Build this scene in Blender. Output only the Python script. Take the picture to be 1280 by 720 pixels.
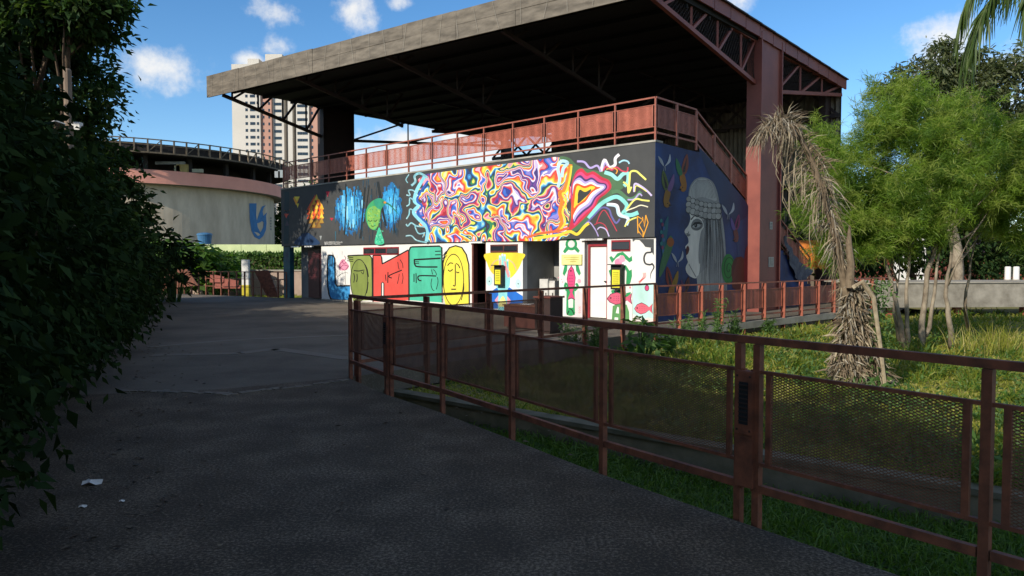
import bpy, math, random
import numpy as np
from mathutils import Vector, Matrix
from mathutils.geometry import tessellate_polygon

for o in list(bpy.data.objects):
    bpy.data.objects.remove(o)
scene = bpy.context.scene
col = scene.collection
R = math.radians

# ------------------------------------------------------------------ camera
EYE, F, HOR = 1.6, 900.0, 326.0
PITCH = math.atan((360 - HOR) / F)
cam_d = bpy.data.cameras.new('camera')
cam = bpy.data.objects.new('camera', cam_d)
col.objects.link(cam)
cam.location = (0, 0, EYE)
cam.rotation_euler = (R(90) - PITCH, 0, 0)
cam_d.sensor_width = 36
cam_d.lens = 36 * F / 1280
cam_d.clip_start = 0.05
cam_d.clip_end = 3000
scene.camera = cam
scene.render.resolution_x, scene.render.resolution_y = 1024, 576

# ------------------------------------------------------------------ light
SUN_EL = 26.0
SH = Vector((-0.675, -0.738, 0)).normalized()          # horizontal direction towards the sun
sun_az = math.degrees(math.atan2(SH.x, SH.y))
world = bpy.data.worlds.new('World')
scene.world = world
world.use_nodes = True
wt = world.node_tree
wt.nodes.clear()


def nn(nt, typ, **kw):
    n = nt.nodes.new(typ)
    for k, v in kw.items():
        setattr(n, k, v)
    return n


def mth(nt, op, a, b=None, c=None):
    n = nt.nodes.new('ShaderNodeMath')
    n.operation = op
    for i, x in enumerate((a, b, c)):
        if x is None:
            continue
        if isinstance(x, (int, float)):
            n.inputs[i].default_value = x
        else:
            nt.links.new(x, n.inputs[i])
    return n.outputs[0]


def pix(x, y):
    """direction of the ray through photo pixel x, y"""
    rx, ry = (x - 640) / F, (360 - y) / F
    return Vector((rx, math.cos(PITCH) + ry * math.sin(PITCH), -math.sin(PITCH) + ry * math.cos(PITCH)))


sky = nn(wt, 'ShaderNodeTexSky', sky_type='NISHITA', sun_disc=False)
sky.sun_elevation = R(SUN_EL)
sky.sun_rotation = R(sun_az)
sky.altitude = 760
sky.air_density = 1.0
sky.dust_density = 0.0
sky.ozone_density = 2.6
tc = nn(wt, 'ShaderNodeTexCoord')
wn = nn(wt, 'ShaderNodeTexNoise')
wn.inputs['Scale'].default_value = 9.0
wn.inputs['Detail'].default_value = 9.0
wn.inputs['Roughness'].default_value = 0.62
wt.links.new(tc.outputs['Generated'], wn.inputs['Vector'])
clouds = [(205, 82, .052, 1.4), (338, 15, .045, 1.8), (447, 18, .042, 1.0), (345, 60, .034, 1.5), (318, 78, .025, 1.5),
          (520, 205, .075, 1.6), (610, 205, .09, 1.6), (700, 210, .08, 1.6), (1205, 100, .075, .9), (1280, 70, .05, 1),
          (920, -5, .05, 1.6), (500, 5, .03, 1.6), (70, 50, .05, 1.3), (440, 205, .07, 1.5), (575, 170, .03, 1.2),
          (1250, 345, .08, 2.2), (1100, 330, .1, 2.5)]
best = None
for (cx, cy, r, asp) in clouds:
    d = pix(cx, cy).normalized()
    sub = nn(wt, 'ShaderNodeVectorMath', operation='SUBTRACT')
    wt.links.new(tc.outputs['Generated'], sub.inputs[0])
    sub.inputs[1].default_value = d
    mul = nn(wt, 'ShaderNodeVectorMath', operation='MULTIPLY')
    wt.links.new(sub.outputs[0], mul.inputs[0])
    mul.inputs[1].default_value = (1, 1, asp)
    ln = nn(wt, 'ShaderNodeVectorMath', operation='LENGTH')
    wt.links.new(mul.outputs[0], ln.inputs[0])
    val = mth(wt, 'SUBTRACT', 1.0, mth(wt, 'DIVIDE', ln.outputs['Value'], r))
    best = val if best is None else mth(wt, 'MAXIMUM', best, val)
# cumulus over the unseen rest of the sky, thickened to whiten the ambient light
wn2 = nn(wt, 'ShaderNodeTexNoise')
wn2.inputs['Scale'].default_value = 2.6
wn2.inputs['Detail'].default_value = 1.0
wt.links.new(tc.outputs['Generated'], wn2.inputs['Vector'])
sepw = nn(wt, 'ShaderNodeSeparateXYZ')
wt.links.new(tc.outputs['Generated'], sepw.inputs[0])
outside = mth(wt, 'LESS_THAN', sepw.outputs['Y'], 0.55)
gen = mth(wt, 'SUBTRACT', mth(wt, 'MULTIPLY', mth(wt, 'SUBTRACT', wn2.outputs['Fac'], .47), 6.0), mth(wt, 'MULTIPLY', mth(wt, 'SUBTRACT', 1.0, outside), 9.0))
best = mth(wt, 'MAXIMUM', best, gen)
dens = mth(wt, 'ADD', mth(wt, 'MINIMUM', best, .75), mth(wt, 'MULTIPLY', mth(wt, 'SUBTRACT', wn.outputs['Fac'], .5), 4.0))
cr = nn(wt, 'ShaderNodeMapRange', interpolation_type='SMOOTHSTEP')
wt.links.new(dens, cr.inputs['Value'])
cr.inputs['From Min'].default_value = 0.10
cr.inputs['From Max'].default_value = 1.05
lp = mth(wt, 'MULTIPLY', cr.outputs['Result'], 0.9)
cmix = nn(wt, 'ShaderNodeMix', data_type='RGBA')
wt.links.new(lp, cmix.inputs['Factor'])
hs = nn(wt, 'ShaderNodeHueSaturation')
hs.inputs['Saturation'].default_value = 1.23
hs.inputs['Value'].default_value = .96
wt.links.new(sky.outputs[0], hs.inputs['Color'])
wt.links.new(hs.outputs[0], cmix.inputs['A'])
cmix.inputs['B'].default_value = (5.6, 5.5, 5.3, 1)
bg = nn(wt, 'ShaderNodeBackground')
bg.inputs['Strength'].default_value = 0.14
wt.links.new(cmix.outputs['Result'], bg.inputs['Color'])
wo = nn(wt, 'ShaderNodeOutputWorld')
wt.links.new(bg.outputs[0], wo.inputs['Surface'])

sun_d = bpy.data.lights.new('sun', 'SUN')
sun_d.energy = 4.3
sun_d.angle = R(0.5)
sun_d.color = (1.0, 0.91, 0.78)
sun = bpy.data.objects.new('sun', sun_d)
col.objects.link(sun)
to_sun = Vector((SH.x * math.cos(R(SUN_EL)), SH.y * math.cos(R(SUN_EL)), math.sin(R(SUN_EL))))
sun.rotation_euler = to_sun.to_track_quat('Z', 'Y').to_euler()
sun.location = (-20, -20, 30)

vs = scene.view_settings
scene.display_settings.display_device = 'sRGB'
vs.view_transform = 'Standard'
vs.look = 'None'
vs.exposure = 0.36
vs.gamma = 1.0
vs.use_curve_mapping = False
scene.cycles.max_bounces = 8
scene.cycles.transparent_max_bounces = 24

# ------------------------------------------------------------------ helpers
rng = random.Random(7)
nrg = np.random.default_rng(11)


def on_plane(x, y, p0, n):
    d = pix(x, y)
    o = Vector((0, 0, EYE))
    return o + d * ((p0 - o).dot(n) / d.dot(n))


def on_z(x, y, z=0.0):
    return on_plane(x, y, Vector((0, 0, z)), Vector((0, 0, 1)))


def at_y(x, y, Y):
    return on_plane(x, y, Vector((0, Y, 0)), Vector((0, 1, 0)))


def lin(h):
    if isinstance(h, str):
        h = h.lstrip('#')
        c = [int(h[i:i + 2], 16) / 255 for i in (0, 2, 4)]
    else:
        c = [k / 255 for k in h]
    return tuple(k / 12.92 if k <= .04045 else ((k + .055) / 1.055) ** 2.4 for k in c)


MATS = {}


def mat(name, c, c2=None, rough=.7, scale=3.0, detail=6.0, metal=0.0, bump=0.0, bscale=None, contrast=(.35, .65), alpha=1.0, transl=0.0,
        stretch=None, spec=.35):
    """Principled surface; c and c2 (linear) are blended by a noise, optional bump and leaf translucency"""
    if name in MATS:
        return MATS[name]
    m = bpy.data.materials.new(name)
    m.use_nodes = True
    nt = m.node_tree
    bs = nt.nodes['Principled BSDF']
    out = nt.nodes['Material Output']
    bs.inputs['Roughness'].default_value = rough
    bs.inputs['Metallic'].default_value = metal
    bs.inputs['Specular IOR Level'].default_value = spec
    bs.inputs['Base Color'].default_value = (*c, 1)
    geo = nn(nt, 'ShaderNodeNewGeometry')
    vec = geo.outputs['Position']
    if stretch:
        vm = nn(nt, 'ShaderNodeVectorMath', operation='MULTIPLY')
        nt.links.new(vec, vm.inputs[0])
        vm.inputs[1].default_value = stretch
        vec = vm.outputs[0]
    if c2 is not None:
        no = nn(nt, 'ShaderNodeTexNoise')
        no.inputs['Scale'].default_value = scale
        no.inputs['Detail'].default_value = detail
        no.inputs['Roughness'].default_value = .6
        nt.links.new(vec, no.inputs['Vector'])
        mr = nn(nt, 'ShaderNodeMapRange')
        mr.inputs['From Min'].default_value, mr.inputs['From Max'].default_value = contrast
        nt.links.new(no.outputs['Fac'], mr.inputs['Value'])
        mx = nn(nt, 'ShaderNodeMix', data_type='RGBA')
        nt.links.new(mr.outputs['Result'], mx.inputs['Factor'])
        mx.inputs['A'].default_value = (*c, 1)
        mx.inputs['B'].default_value = (*c2, 1)
        nt.links.new(mx.outputs['Result'], bs.inputs['Base Color'])
        m['_mix'] = mx.name
    if bump:
        nb = nn(nt, 'ShaderNodeTexNoise')
        nb.inputs['Scale'].default_value = bscale or scale * 8
        nb.inputs['Detail'].default_value = 5
        nt.links.new(vec, nb.inputs['Vector'])
        bp = nn(nt, 'ShaderNodeBump')
        bp.inputs['Strength'].default_value = 1.0
        bp.inputs['Distance'].default_value = bump
        nt.links.new(nb.outputs['Fac'], bp.inputs['Height'])
        nt.links.new(bp.outputs[0], bs.inputs['Normal'])
    if transl:
        tr = nn(nt, 'ShaderNodeBsdfTranslucent')
        tr.inputs['Color'].default_value = (c[0] * 1.6, c[1] * 1.7, c[2] * .7, 1)
        ms = nn(nt, 'ShaderNodeMixShader')
        ms.inputs[0].default_value = transl
        nt.links.new(bs.outputs[0], ms.inputs[1])
        nt.links.new(tr.outputs[0], ms.inputs[2])
        nt.links.new(ms.outputs[0], out.inputs['Surface'])
    if alpha < 1:
        bs.inputs['Alpha'].default_value = alpha
    MATS[name] = m
    return m


def paint(h, dirt=.80):
    c = tuple(k * .86 for k in lin(h))
    key = 'paint_' + (h if isinstance(h, str) else '%02x%02x%02x' % tuple(int(k) for k in h))
    return mat(key, c, tuple(k * .70 for k in c), rough=.68, scale=2.6, detail=12, contrast=(.38, .78), stretch=(1, 1, .45), bump=.0025, bscale=45)


ORG = {}


def org(p):
    return ORG.get(p.name, Vector((0, 0, 0))) if p else Vector((0, 0, 0))


def tag(o, label=None, cat=None, group=None, kind=None):
    if label:
        o['label'] = label
    if cat:
        o['category'] = cat
    if group:
        o['group'] = group
    if kind:
        o['kind'] = kind
    return o


def thing(name, loc, label, cat, group=None):
    o = bpy.data.objects.new(name, None)
    o.empty_display_size = .2
    col.objects.link(o)
    o.location = loc
    ORG[o.name] = Vector(loc)
    return tag(o, label, cat, group)


def place(name, mesh, parent, loc, rotz=0.0, rot=None, scale=None):
    o = bpy.data.objects.new(name, mesh)
    col.objects.link(o)
    o.parent = parent
    o.location = Vector(loc) - org(parent)
    if rot is not None:
        o.rotation_euler = rot
    else:
        o.rotation_euler = (0, 0, rotz)
    if scale:
        o.scale = scale
    ORG[o.name] = Vector(loc)
    return o


class MB:
    """collects faces and links them as one mesh object (world coordinates in)"""

    def __init__(self):
        self.v, self.f, self.m, self.mats = [], [], [], []

    def mi(self, m):
        if m is None:
            return 0
        if m not in self.mats:
            self.mats.append(m)
        return self.mats.index(m)

    def poly(self, pts, m=None):
        b = len(self.v)
        self.v += [tuple(p) for p in pts]
        self.f.append(tuple(range(b, b + len(pts))))
        self.m.append(self.mi(m))

    def tri_poly(self, pts, m=None):
        b = len(self.v)
        self.v += [tuple(p) for p in pts]
        i = self.mi(m)
        for t in tessellate_polygon([[Vector(p) for p in pts]]):
            self.f.append(tuple(b + k for k in t))
            self.m.append(i)

    def box_axes(self, c, ax, ay, az, m=None):
        c, ax, ay, az = Vector(c), Vector(ax), Vector(ay), Vector(az)
        b = len(self.v)
        for sz in (-1, 1):
            for sx, sy in ((-1, -1), (1, -1), (1, 1), (-1, 1)):
                self.v.append(tuple(c + ax * sx + ay * sy + az * sz))
        fs = [(0, 3, 2, 1), (4, 5, 6, 7), (0, 1, 5, 4), (1, 2, 6, 5), (2, 3, 7, 6), (3, 0, 4, 7)]
        if ax.cross(ay).dot(az) < 0:
            fs = [f[::-1] for f in fs]
        i = self.mi(m)
        for f in fs:
            self.f.append(tuple(b + k for k in f))
            self.m.append(i)

    def bar(self, p, q, w, h, m=None, up=(0, 0, 1)):
        """square bar from p to q, w across, h along up"""
        p, q = Vector(p), Vector(q)
        d = q - p
        L = d.length
        d = d / L
        s = d.cross(Vector(up))
        if s.length < 1e-4:
            s = d.cross(Vector((1, 0, 0)))
        s.normalize()
        n = s.cross(d).normalized()
        self.box_axes((p + q) / 2, d * L / 2, s * w / 2, n * h / 2, m)

    def prism(self, pts, ext, m=None):
        pts = [Vector(p) for p in pts]
        ext = Vector(ext)
        n = len(pts)
        b = len(self.v)
        self.v += [tuple(p) for p in pts] + [tuple(p + ext) for p in pts]
        i = self.mi(m)
        for t in tessellate_polygon([pts]):
            self.f.append(tuple(b + k for k in t)); self.m.append(i)
            self.f.append(tuple(b + n + k for k in t[::-1])); self.m.append(i)
        for k in range(n):
            k2 = (k + 1) % n
            self.f.append((b + k, b + n + k, b + n + k2, b + k2)); self.m.append(i)

    def tube(self, pts, rad, n=8, m=None, cap=True):
        pts = [Vector(p) for p in pts]
        if isinstance(rad, (int, float)):
            rad = [rad] * len(pts)
        i = self.mi(m)
        b = len(self.v)
        ref = Vector((.31, .2, .93))
        for k, p in enumerate(pts):
            d = (pts[min(k + 1, len(pts) - 1)] - pts[max(k - 1, 0)]).normalized()
            if abs(d.dot(ref)) > .95:
                ref = Vector((1, 0, 0))
            a = d.cross(ref).normalized()
            c = d.cross(a)
            for j in range(n):
                t = 2 * math.pi * j / n
                self.v.append(tuple(p + (a * math.cos(t) + c * math.sin(t)) * rad[k]))
        for k in range(len(pts) - 1):
            for j in range(n):
                j2 = (j + 1) % n
                self.f.append((b + k * n + j, b + k * n + j2, b + (k + 1) * n + j2, b + (k + 1) * n + j)); self.m.append(i)
        if cap:
            self.f.append(tuple(b + j for j in range(n))[::-1]); self.m.append(i)
            self.f.append(tuple(b + (len(pts) - 1) * n + j for j in range(n))); self.m.append(i)

    def lathe(self, c, prof, n=20, m=None):
        c = Vector(c)
        b = len(self.v)
        i = self.mi(m)
        for (r, z) in prof:
            for j in range(n):
                t = 2 * math.pi * j / n
                self.v.append((c.x + r * math.cos(t), c.y + r * math.sin(t), c.z + z))
        for k in range(len(prof) - 1):
            for j in range(n):
                j2 = (j + 1) % n
                self.f.append((b + k * n + j, b + k * n + j2, b + (k + 1) * n + j2, b + (k + 1) * n + j)); self.m.append(i)

    def mesh(self, name, m=None, origin=(0, 0, 0), smooth=False):
        me = bpy.data.meshes.new(name)
        o = Vector(origin)
        me.from_pydata([(a - o.x, b - o.y, c - o.z) for a, b, c in self.v], [], self.f)
        if m is not None and not self.mats:
            me.materials.append(m)
        else:
            for q in self.mats:
                me.materials.append(q)
            me.polygons.foreach_set('material_index', self.m)
        if smooth:
            me.polygons.foreach_set('use_smooth', [True] * len(me.polygons))
        me.update()
        return me

    def build(self, name, m=None, parent=None, smooth=False):
        og = org(parent)
        me = self.mesh(name, m, og, smooth)
        o = bpy.data.objects.new(name, me)
        col.objects.link(o)
        o.parent = parent
        ORG[o.name] = og
        return o

    def build_at(self, name, m, loc, label=None, cat=None, group=None, smooth=False, kind=None):
        """a top-level thing that is one mesh, its origin at loc"""
        me = self.mesh(name, m, loc, smooth)
        o = bpy.data.objects.new(name, me)
        col.objects.link(o)
        o.location = loc
        ORG[o.name] = Vector(loc)
        return tag(o, label, cat, group, kind)


def np_mesh(name, V, faces, mats, midx=None, parent=None, loc=None, smooth=False):
    """fast mesh from arrays: V (n,3), faces (m,k)"""
    og = np.array(loc if loc is not None else org(parent))
    me = bpy.data.meshes.new(name)
    nv, (nf, k) = len(V), faces.shape
    me.vertices.add(nv)
    me.vertices.foreach_set('co', (V - og).astype(np.float32).ravel())
    me.loops.add(nf * k)
    me.loops.foreach_set('vertex_index', faces.astype(np.int32).ravel())
    me.polygons.add(nf)
    me.polygons.foreach_set('loop_start', np.arange(0, nf * k, k, dtype=np.int32))
    me.polygons.foreach_set('loop_total', np.full(nf, k, dtype=np.int32))
    for q in mats:
        me.materials.append(q)
    if midx is not None:
        me.polygons.foreach_set('material_index', midx.astype(np.int32))
    if smooth:
        me.polygons.foreach_set('use_smooth', np.ones(nf, dtype=bool))
    me.update(calc_edges=True)
    o = bpy.data.objects.new(name, me)
    col.objects.link(o)
    if parent:
        o.parent = parent
        ORG[o.name] = org(parent)
    elif loc is not None:
        o.location = loc
        ORG[o.name] = Vector(loc)
    return o


def unit(a):
    return a / np.maximum(np.linalg.norm(a, axis=1, keepdims=True), 1e-6)


def kites(P, D, L, W, fold=.18, N=None):
    """leaf-shaped quads: base, side, tip, side"""
    n = len(P)
    D = unit(D)
    N = unit(nrg.normal(size=(n, 3)) if N is None else N)
    S = unit(np.cross(D, N))
    U = np.cross(S, D)
    L = np.broadcast_to(L, (n,))[:, None]
    W = np.broadcast_to(W, (n,))[:, None]
    V = np.empty((n, 4, 3))
    V[:, 0] = P
    V[:, 1] = P + D * L * .42 + S * W * .5 + U * W * fold
    V[:, 2] = P + D * L - U * L * .10
    V[:, 3] = P + D * L * .42 - S * W * .5 + U * W * fold
    Fc = np.arange(n * 4).reshape(n, 4)
    return V.reshape(-1, 3), Fc


def blades(P, D, L, W, droop=.5, up=None):
    """curved three-segment grass or straw blades (two quads and a tip as quads)"""
    n = len(P)
    D = unit(D)
    S = unit(np.cross(D, nrg.normal(size=(n, 3))))
    L = np.broadcast_to(L, (n,))[:, None]
    W = np.broadcast_to(W, (n,))[:, None]
    dn = np.array([0, 0, -1.0])
    V = np.empty((n, 6, 3))
    p1 = P + D * L * .5 + dn * L * droop * .12
    p2 = P + D * L * .92 + dn * L * droop * .5
    V[:, 0], V[:, 1] = P - S * W * .5, P + S * W * .5
    V[:, 2], V[:, 3] = p1 + S * W * .45, p1 - S * W * .45
    V[:, 4], V[:, 5] = p2 + S * W * .08, p2 - S * W * .08
    b = np.arange(n)[:, None] * 6
    Fc = np.concatenate([b + np.array([0, 1, 2, 3]), b + np.array([3, 2, 4, 5])], axis=0)
    return V.reshape(-1, 3), Fc


def smooth_pts(pts, closed=False, k=6):
    pts = [Vector((p[0], p[1], 0)) for p in pts]
    n = len(pts)
    if n < 3:
        return [(p.x, p.y) for p in pts]
    out = []
    rngk = range(n if closed else n - 1)
    for i in rngk:
        if closed:
            p0, p1, p2, p3 = pts[(i - 1) % n], pts[i], pts[(i + 1) % n], pts[(i + 2) % n]
        else:
            p0, p1, p2, p3 = pts[max(i - 1, 0)], pts[i], pts[i + 1], pts[min(i + 2, n - 1)]
        for j in range(k):
            t = j / k
            q = .5 * ((2 * p1) + (p2 - p0) * t + (2 * p0 - 5 * p1 + 4 * p2 - p3) * t * t + (3 * p1 - p0 - 3 * p2 + p3) * t ** 3)
            out.append((q.x, q.y))
    if not closed:
        out.append((pts[-1].x, pts[-1].y))
    return out


class Paint:
    """flat paint on a surface: outlines given in photo pixels of a zoomed view, laid on the surface by proj(x, y, off)"""

    def __init__(self, proj, zoom=(0, 0, 1), off=.003, step=.00006):
        self.proj, self.z, self.off, self.step = proj, zoom, off, step
        self.mb = MB()

    def px(self, p):
        ox, oy, s = self.z
        return ox + p[0] / s, oy + p[1] / s

    def fill(self, pts, h, smooth=False, k=5):
        if smooth:
            pts = smooth_pts(pts, True, k)
        P = [self.proj(*self.px(p), self.off) for p in pts]
        self.mb.tri_poly(P, paint(h) if isinstance(h, (str, tuple)) else h)
        self.off += self.step

    def ell(self, cx, cy, rx, ry, h, n=24):
        self.fill([(cx + rx * math.cos(2 * math.pi * i / n), cy + ry * math.sin(2 * math.pi * i / n)) for i in range(n)], h)

    def stroke(self, pts, w, h, smooth=True, taper=False, up=True, k=6):
        if smooth and len(pts) > 2:
            pts = smooth_pts(pts, False, k)
        n = len(pts)
        m = paint(h) if isinstance(h, (str, tuple)) else h
        Lq, Rq = [], []
        for i, p in enumerate(pts):
            a, b = pts[max(i - 1, 0)], pts[min(i + 1, n - 1)]
            dx, dy = b[0] - a[0], b[1] - a[1]
            l = math.hypot(dx, dy) or 1
            ww = w * .5 * ((1 - .85 * i / (n - 1)) if taper else 1)
            Lq.append(self.proj(*self.px((p[0] - dy / l * ww, p[1] + dx / l * ww)), self.off))
            Rq.append(self.proj(*self.px((p[0] + dy / l * ww, p[1] - dx / l * ww)), self.off))
        for i in range(n - 1):
            self.mb.poly([Lq[i], Lq[i + 1], Rq[i + 1], Rq[i]], m)
        if up:
            self.off += self.step

    def build(self, name, parent, label=None):
        o = self.mb.build(name, None, parent)
        if label:
            o['label'] = label
        return o


# ------------------------------------------------------------------ materials
M = {}
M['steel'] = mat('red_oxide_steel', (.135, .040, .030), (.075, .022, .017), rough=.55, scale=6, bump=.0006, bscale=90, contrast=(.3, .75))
M['steel_lit'] = mat('sunlit_red_steel', (.34, .105, .066), (.20, .06, .038), rough=.5, scale=5, contrast=(.3, .7))  # copy of the fences' red paint, lightened to carry the sunlight in its colour
M['column'] = mat('column_steel', (.25, .070, .052), (.18, .048, .038), rough=.5, scale=1.3, detail=8)
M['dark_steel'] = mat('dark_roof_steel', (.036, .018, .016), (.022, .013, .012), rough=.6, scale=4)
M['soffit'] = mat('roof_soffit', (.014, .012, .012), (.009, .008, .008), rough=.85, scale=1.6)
M['concrete'] = mat('old_concrete', (.36, .34, .29), (.22, .205, .175), rough=.9, scale=1.6, detail=10, bump=.004, bscale=30)
M['concrete_edge'] = mat('slab_edge_concrete', (.30, .28, .235), (.17, .155, .125), rough=.9, scale=2.5, detail=10, bump=.003, bscale=40)
M['fascia'] = mat('weathered_fascia', (.19, .165, .132), (.085, .074, .060), rough=.95, scale=1.6, detail=12, contrast=(.32, .68), stretch=(1, 1, 4), bump=.002, bscale=30)
M['white'] = mat('white_wall_paint', (.72, .71, .68), (.58, .57, .54), rough=.7, scale=1.2, detail=10, contrast=(.3, .8))
M['grey_in'] = mat('grey_plaster', (.30, .30, .285), (.22, .22, .205), rough=.85, scale=1.6, detail=8)
M['charcoal'] = mat('charcoal_mural_ground', (.052, .054, .054), (.036, .038, .039), rough=.7, scale=1.1, detail=10)
M['navy'] = mat('navy_mural_ground', (.006, .012, .060), (.013, .05, .19), rough=.6, scale=.9, detail=6)
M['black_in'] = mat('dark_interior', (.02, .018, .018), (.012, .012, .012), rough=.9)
M['maroon'] = mat('maroon_shutter', (.085, .016, .022), (.06, .012, .016), rough=.5, scale=4)
M['doorwhite'] = mat('white_door_paint', (.75, .74, .70), (.66, .64, .6), rough=.5, scale=1.5)
M['redframe'] = mat('red_frame_paint', (.30, .02, .03), (.2, .015, .02), rough=.5)
M['glass'] = mat('dark_glass', (.02, .025, .03), rough=.08, spec=.6)
M['black'] = mat('black_plastic', (.015, .015, .015), (.025, .025, .025), rough=.45)
M['bark_pale'] = mat('pale_bark', (.30, .255, .19), (.11, .085, .06), rough=.9, scale=6, detail=8, stretch=(1, 1, .6), bump=.008, bscale=20)
M['bark'] = mat('brown_bark', (.11, .075, .05), (.055, .038, .026), rough=.95, scale=7, bump=.01, bscale=25)
M['straw'] = mat('dry_straw', (.42, .36, .25), (.25, .20, .135), rough=.85, scale=9, transl=.15)
M['straw2'] = mat('dry_straw_grey', (.36, .33, .265), (.2, .18, .14), rough=.9, scale=9)
M['straw3'] = mat('dry_straw_brown', (.19, .145, .095), (.10, .075, .048), rough=.9, scale=9)


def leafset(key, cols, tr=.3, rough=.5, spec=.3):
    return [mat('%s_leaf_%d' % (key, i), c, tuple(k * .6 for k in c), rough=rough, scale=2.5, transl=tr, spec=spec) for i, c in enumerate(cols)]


M['needle'] = leafset('feathery', [(.165, .27, .034), (.215, .325, .044), (.09, .17, .024), (.26, .33, .065)], .42)
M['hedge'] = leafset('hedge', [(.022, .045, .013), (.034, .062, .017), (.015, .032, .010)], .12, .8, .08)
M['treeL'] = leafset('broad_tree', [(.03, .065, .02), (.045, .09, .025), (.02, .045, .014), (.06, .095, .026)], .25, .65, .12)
M['euc'] = leafset('grey_green_tree', [(.10, .125, .055), (.135, .155, .07), (.065, .085, .04)], .3)
M['grass'] = leafset('grass', [(.26, .28, .04), (.34, .34, .065), (.16, .20, .03), (.44, .38, .14)], .4)
M['grass_dk'] = leafset('ditch_grass', [(.10, .19, .03), (.14, .235, .04), (.065, .135, .022)], .35)
M['weed'] = leafset('weed', [(.085, .17, .045), (.12, .21, .06), (.055, .12, .03)], .35)
M['palm'] = leafset('palm_frond', [(.07, .12, .03), (.10, .15, .035), (.05, .085, .02)], .3)
# ------------------------------------------------------------------ setting: ground, path, plaza
M['soil'] = mat('ground_cover', (.055, .075, .02), (.085, .07, .04), rough=.95, scale=1.2, detail=10, bump=.03, bscale=6)
M['lawn'] = mat('lawn_soil', (.13, .14, .035), (.19, .165, .065), rough=.95, scale=.9, detail=10, bump=.03, bscale=7)


def ground_mat(name, c1, c2, cspk, spk, rough=.9, con=(.30, .70)):
    """cast surface: broad stains, fine aggregate speckle and a little relief"""
    m = mat(name, c1, c2, rough=rough, scale=.45, detail=12, contrast=con, bump=.008, bscale=70)
    nt = m.node_tree
    bs = nt.nodes['Principled BSDF']
    mx = nt.nodes[m['_mix']]
    geo = [n for n in nt.nodes if n.type == 'NEW_GEOMETRY'][0]
    no = nn(nt, 'ShaderNodeTexNoise')
    no.inputs['Scale'].default_value = 48
    no.inputs['Detail'].default_value = 4
    no.inputs['Roughness'].default_value = .75
    nt.links.new(geo.outputs['Position'], no.inputs['Vector'])
    no2 = nn(nt, 'ShaderNodeTexNoise')
    no2.inputs['Scale'].default_value = 2.1
    no2.inputs['Detail'].default_value = 8
    nt.links.new(geo.outputs['Position'], no2.inputs['Vector'])
    s = mth(nt, 'ADD', no.outputs['Fac'], mth(nt, 'MULTIPLY', mth(nt, 'SUBTRACT', no2.outputs['Fac'], .5), .30))
    mr = nn(nt, 'ShaderNodeMapRange')
    mr.inputs['From Min'].default_value, mr.inputs['From Max'].default_value = spk
    nt.links.new(s, mr.inputs['Value'])
    m2 = nn(nt, 'ShaderNodeMix', data_type='RGBA')
    nt.links.new(mr.outputs['Result'], m2.inputs['Factor'])
    nt.links.new(mx.outputs['Result'], m2.inputs['A'])
    m2.inputs['B'].default_value = (*cspk, 1)
    nt.links.new(m2.outputs['Result'], bs.inputs['Base Color'])
    return m


M['path'] = ground_mat('worn_asphalt', (.040, .0295, .019), (.064, .048, .0315), (.27, .21, .145), (.47, .72))
M['plaza'] = ground_mat('plaza_concrete', (.085, .072, .054), (.15, .128, .098), (.25, .215, .17), (.52, .8), con=(.38, .60))
M['strip'] = ground_mat('joint_concrete', (.15, .13, .10), (.21, .185, .15), (.08, .07, .055), (.55, .75))

mb = MB()
mb.poly([(-900, -900, -.62), (900, -900, -.62), (900, 1500, -.62), (-900, 1500, -.62)])
tag(mb.build('ground', M['soil']), kind='structure')

FP = [(-2.22, 9.86), (-1.48, 8.62), (-.74, 7.62), (0, 6.49), (.69, 5.41), (1.45, 4.38), (2.23, 3.35), (3.01, 2.32), (3.79, 1.29), (4.57, .26)]
FAR = [(-2.22, 9.86), (3.28, 16.4), (5.27, 18.1), (9.93, 22.2), (13.4, 25.25)]
path_poly = [(-5.5, 8.45), (-3.6, 8.95), (-2.26, 9.83)] + [(x - .045, y - .03) for x, y in FP[1:]] + [(8.4, -4.8), (12, -10), (2.5, -10), (-.8, -.8), (-3.7, 5.0)]
mb = MB()
mb.prism([(x, y, -.3) for x, y in path_poly], (0, 0, .3))
path = tag(mb.build('path', M['path']), kind='structure')

plaza_poly = [(-5.5, 8.452), (-3.6, 8.952), (-2.26, 9.835)] + [(x - .03, y + .03) for x, y in FAR[1:]] + [(26, 44), (-4, 48), (-6, 34), (-9.6, 31.05), (-17.2, 35.6)]
mb = MB()
mb.prism([(x, y, -.3) for x, y in plaza_poly], (0, 0, .297))
plaza = tag(mb.build('plaza', M['plaza']), kind='structure')
# lighter cast strips and a broken joint across the slabs
for pts, w in (([on_z(190, 444), on_z(300, 441.5), on_z(345, 436), on_z(437, 448.5)], .30),
               ([on_z(185, 434), on_z(290, 425), on_z(436, 419)], .22)):
    mb = MB()
    for a, b in zip(pts, pts[1:]):
        mb.bar((a.x, a.y, -.0005), (b.x, b.y, -.0005), w, .007)
    tag(mb.build('paving_strip', M['strip'], plaza))
mb = MB()
jp = [on_z(x, y) for x, y in ((150, 488), (200, 489), (255, 491), (290, 493), (340, 487), (400, 480), (436, 474))]
for i, (a, b) in enumerate(zip(jp, jp[1:])):
    for q in range(6):
        p0, p1 = a.lerp(b, q / 6), a.lerp(b, (q + 1) / 6)
        o0 = Vector((0, rng.uniform(-.05, .05), .004))
        mb.bar(p0 + o0, p1 + Vector((0, o0.y + rng.uniform(-.03, .03), .004)), rng.uniform(.05, .16), .012)
tag(mb.build('broken_joint', M['strip'], path))

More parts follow.
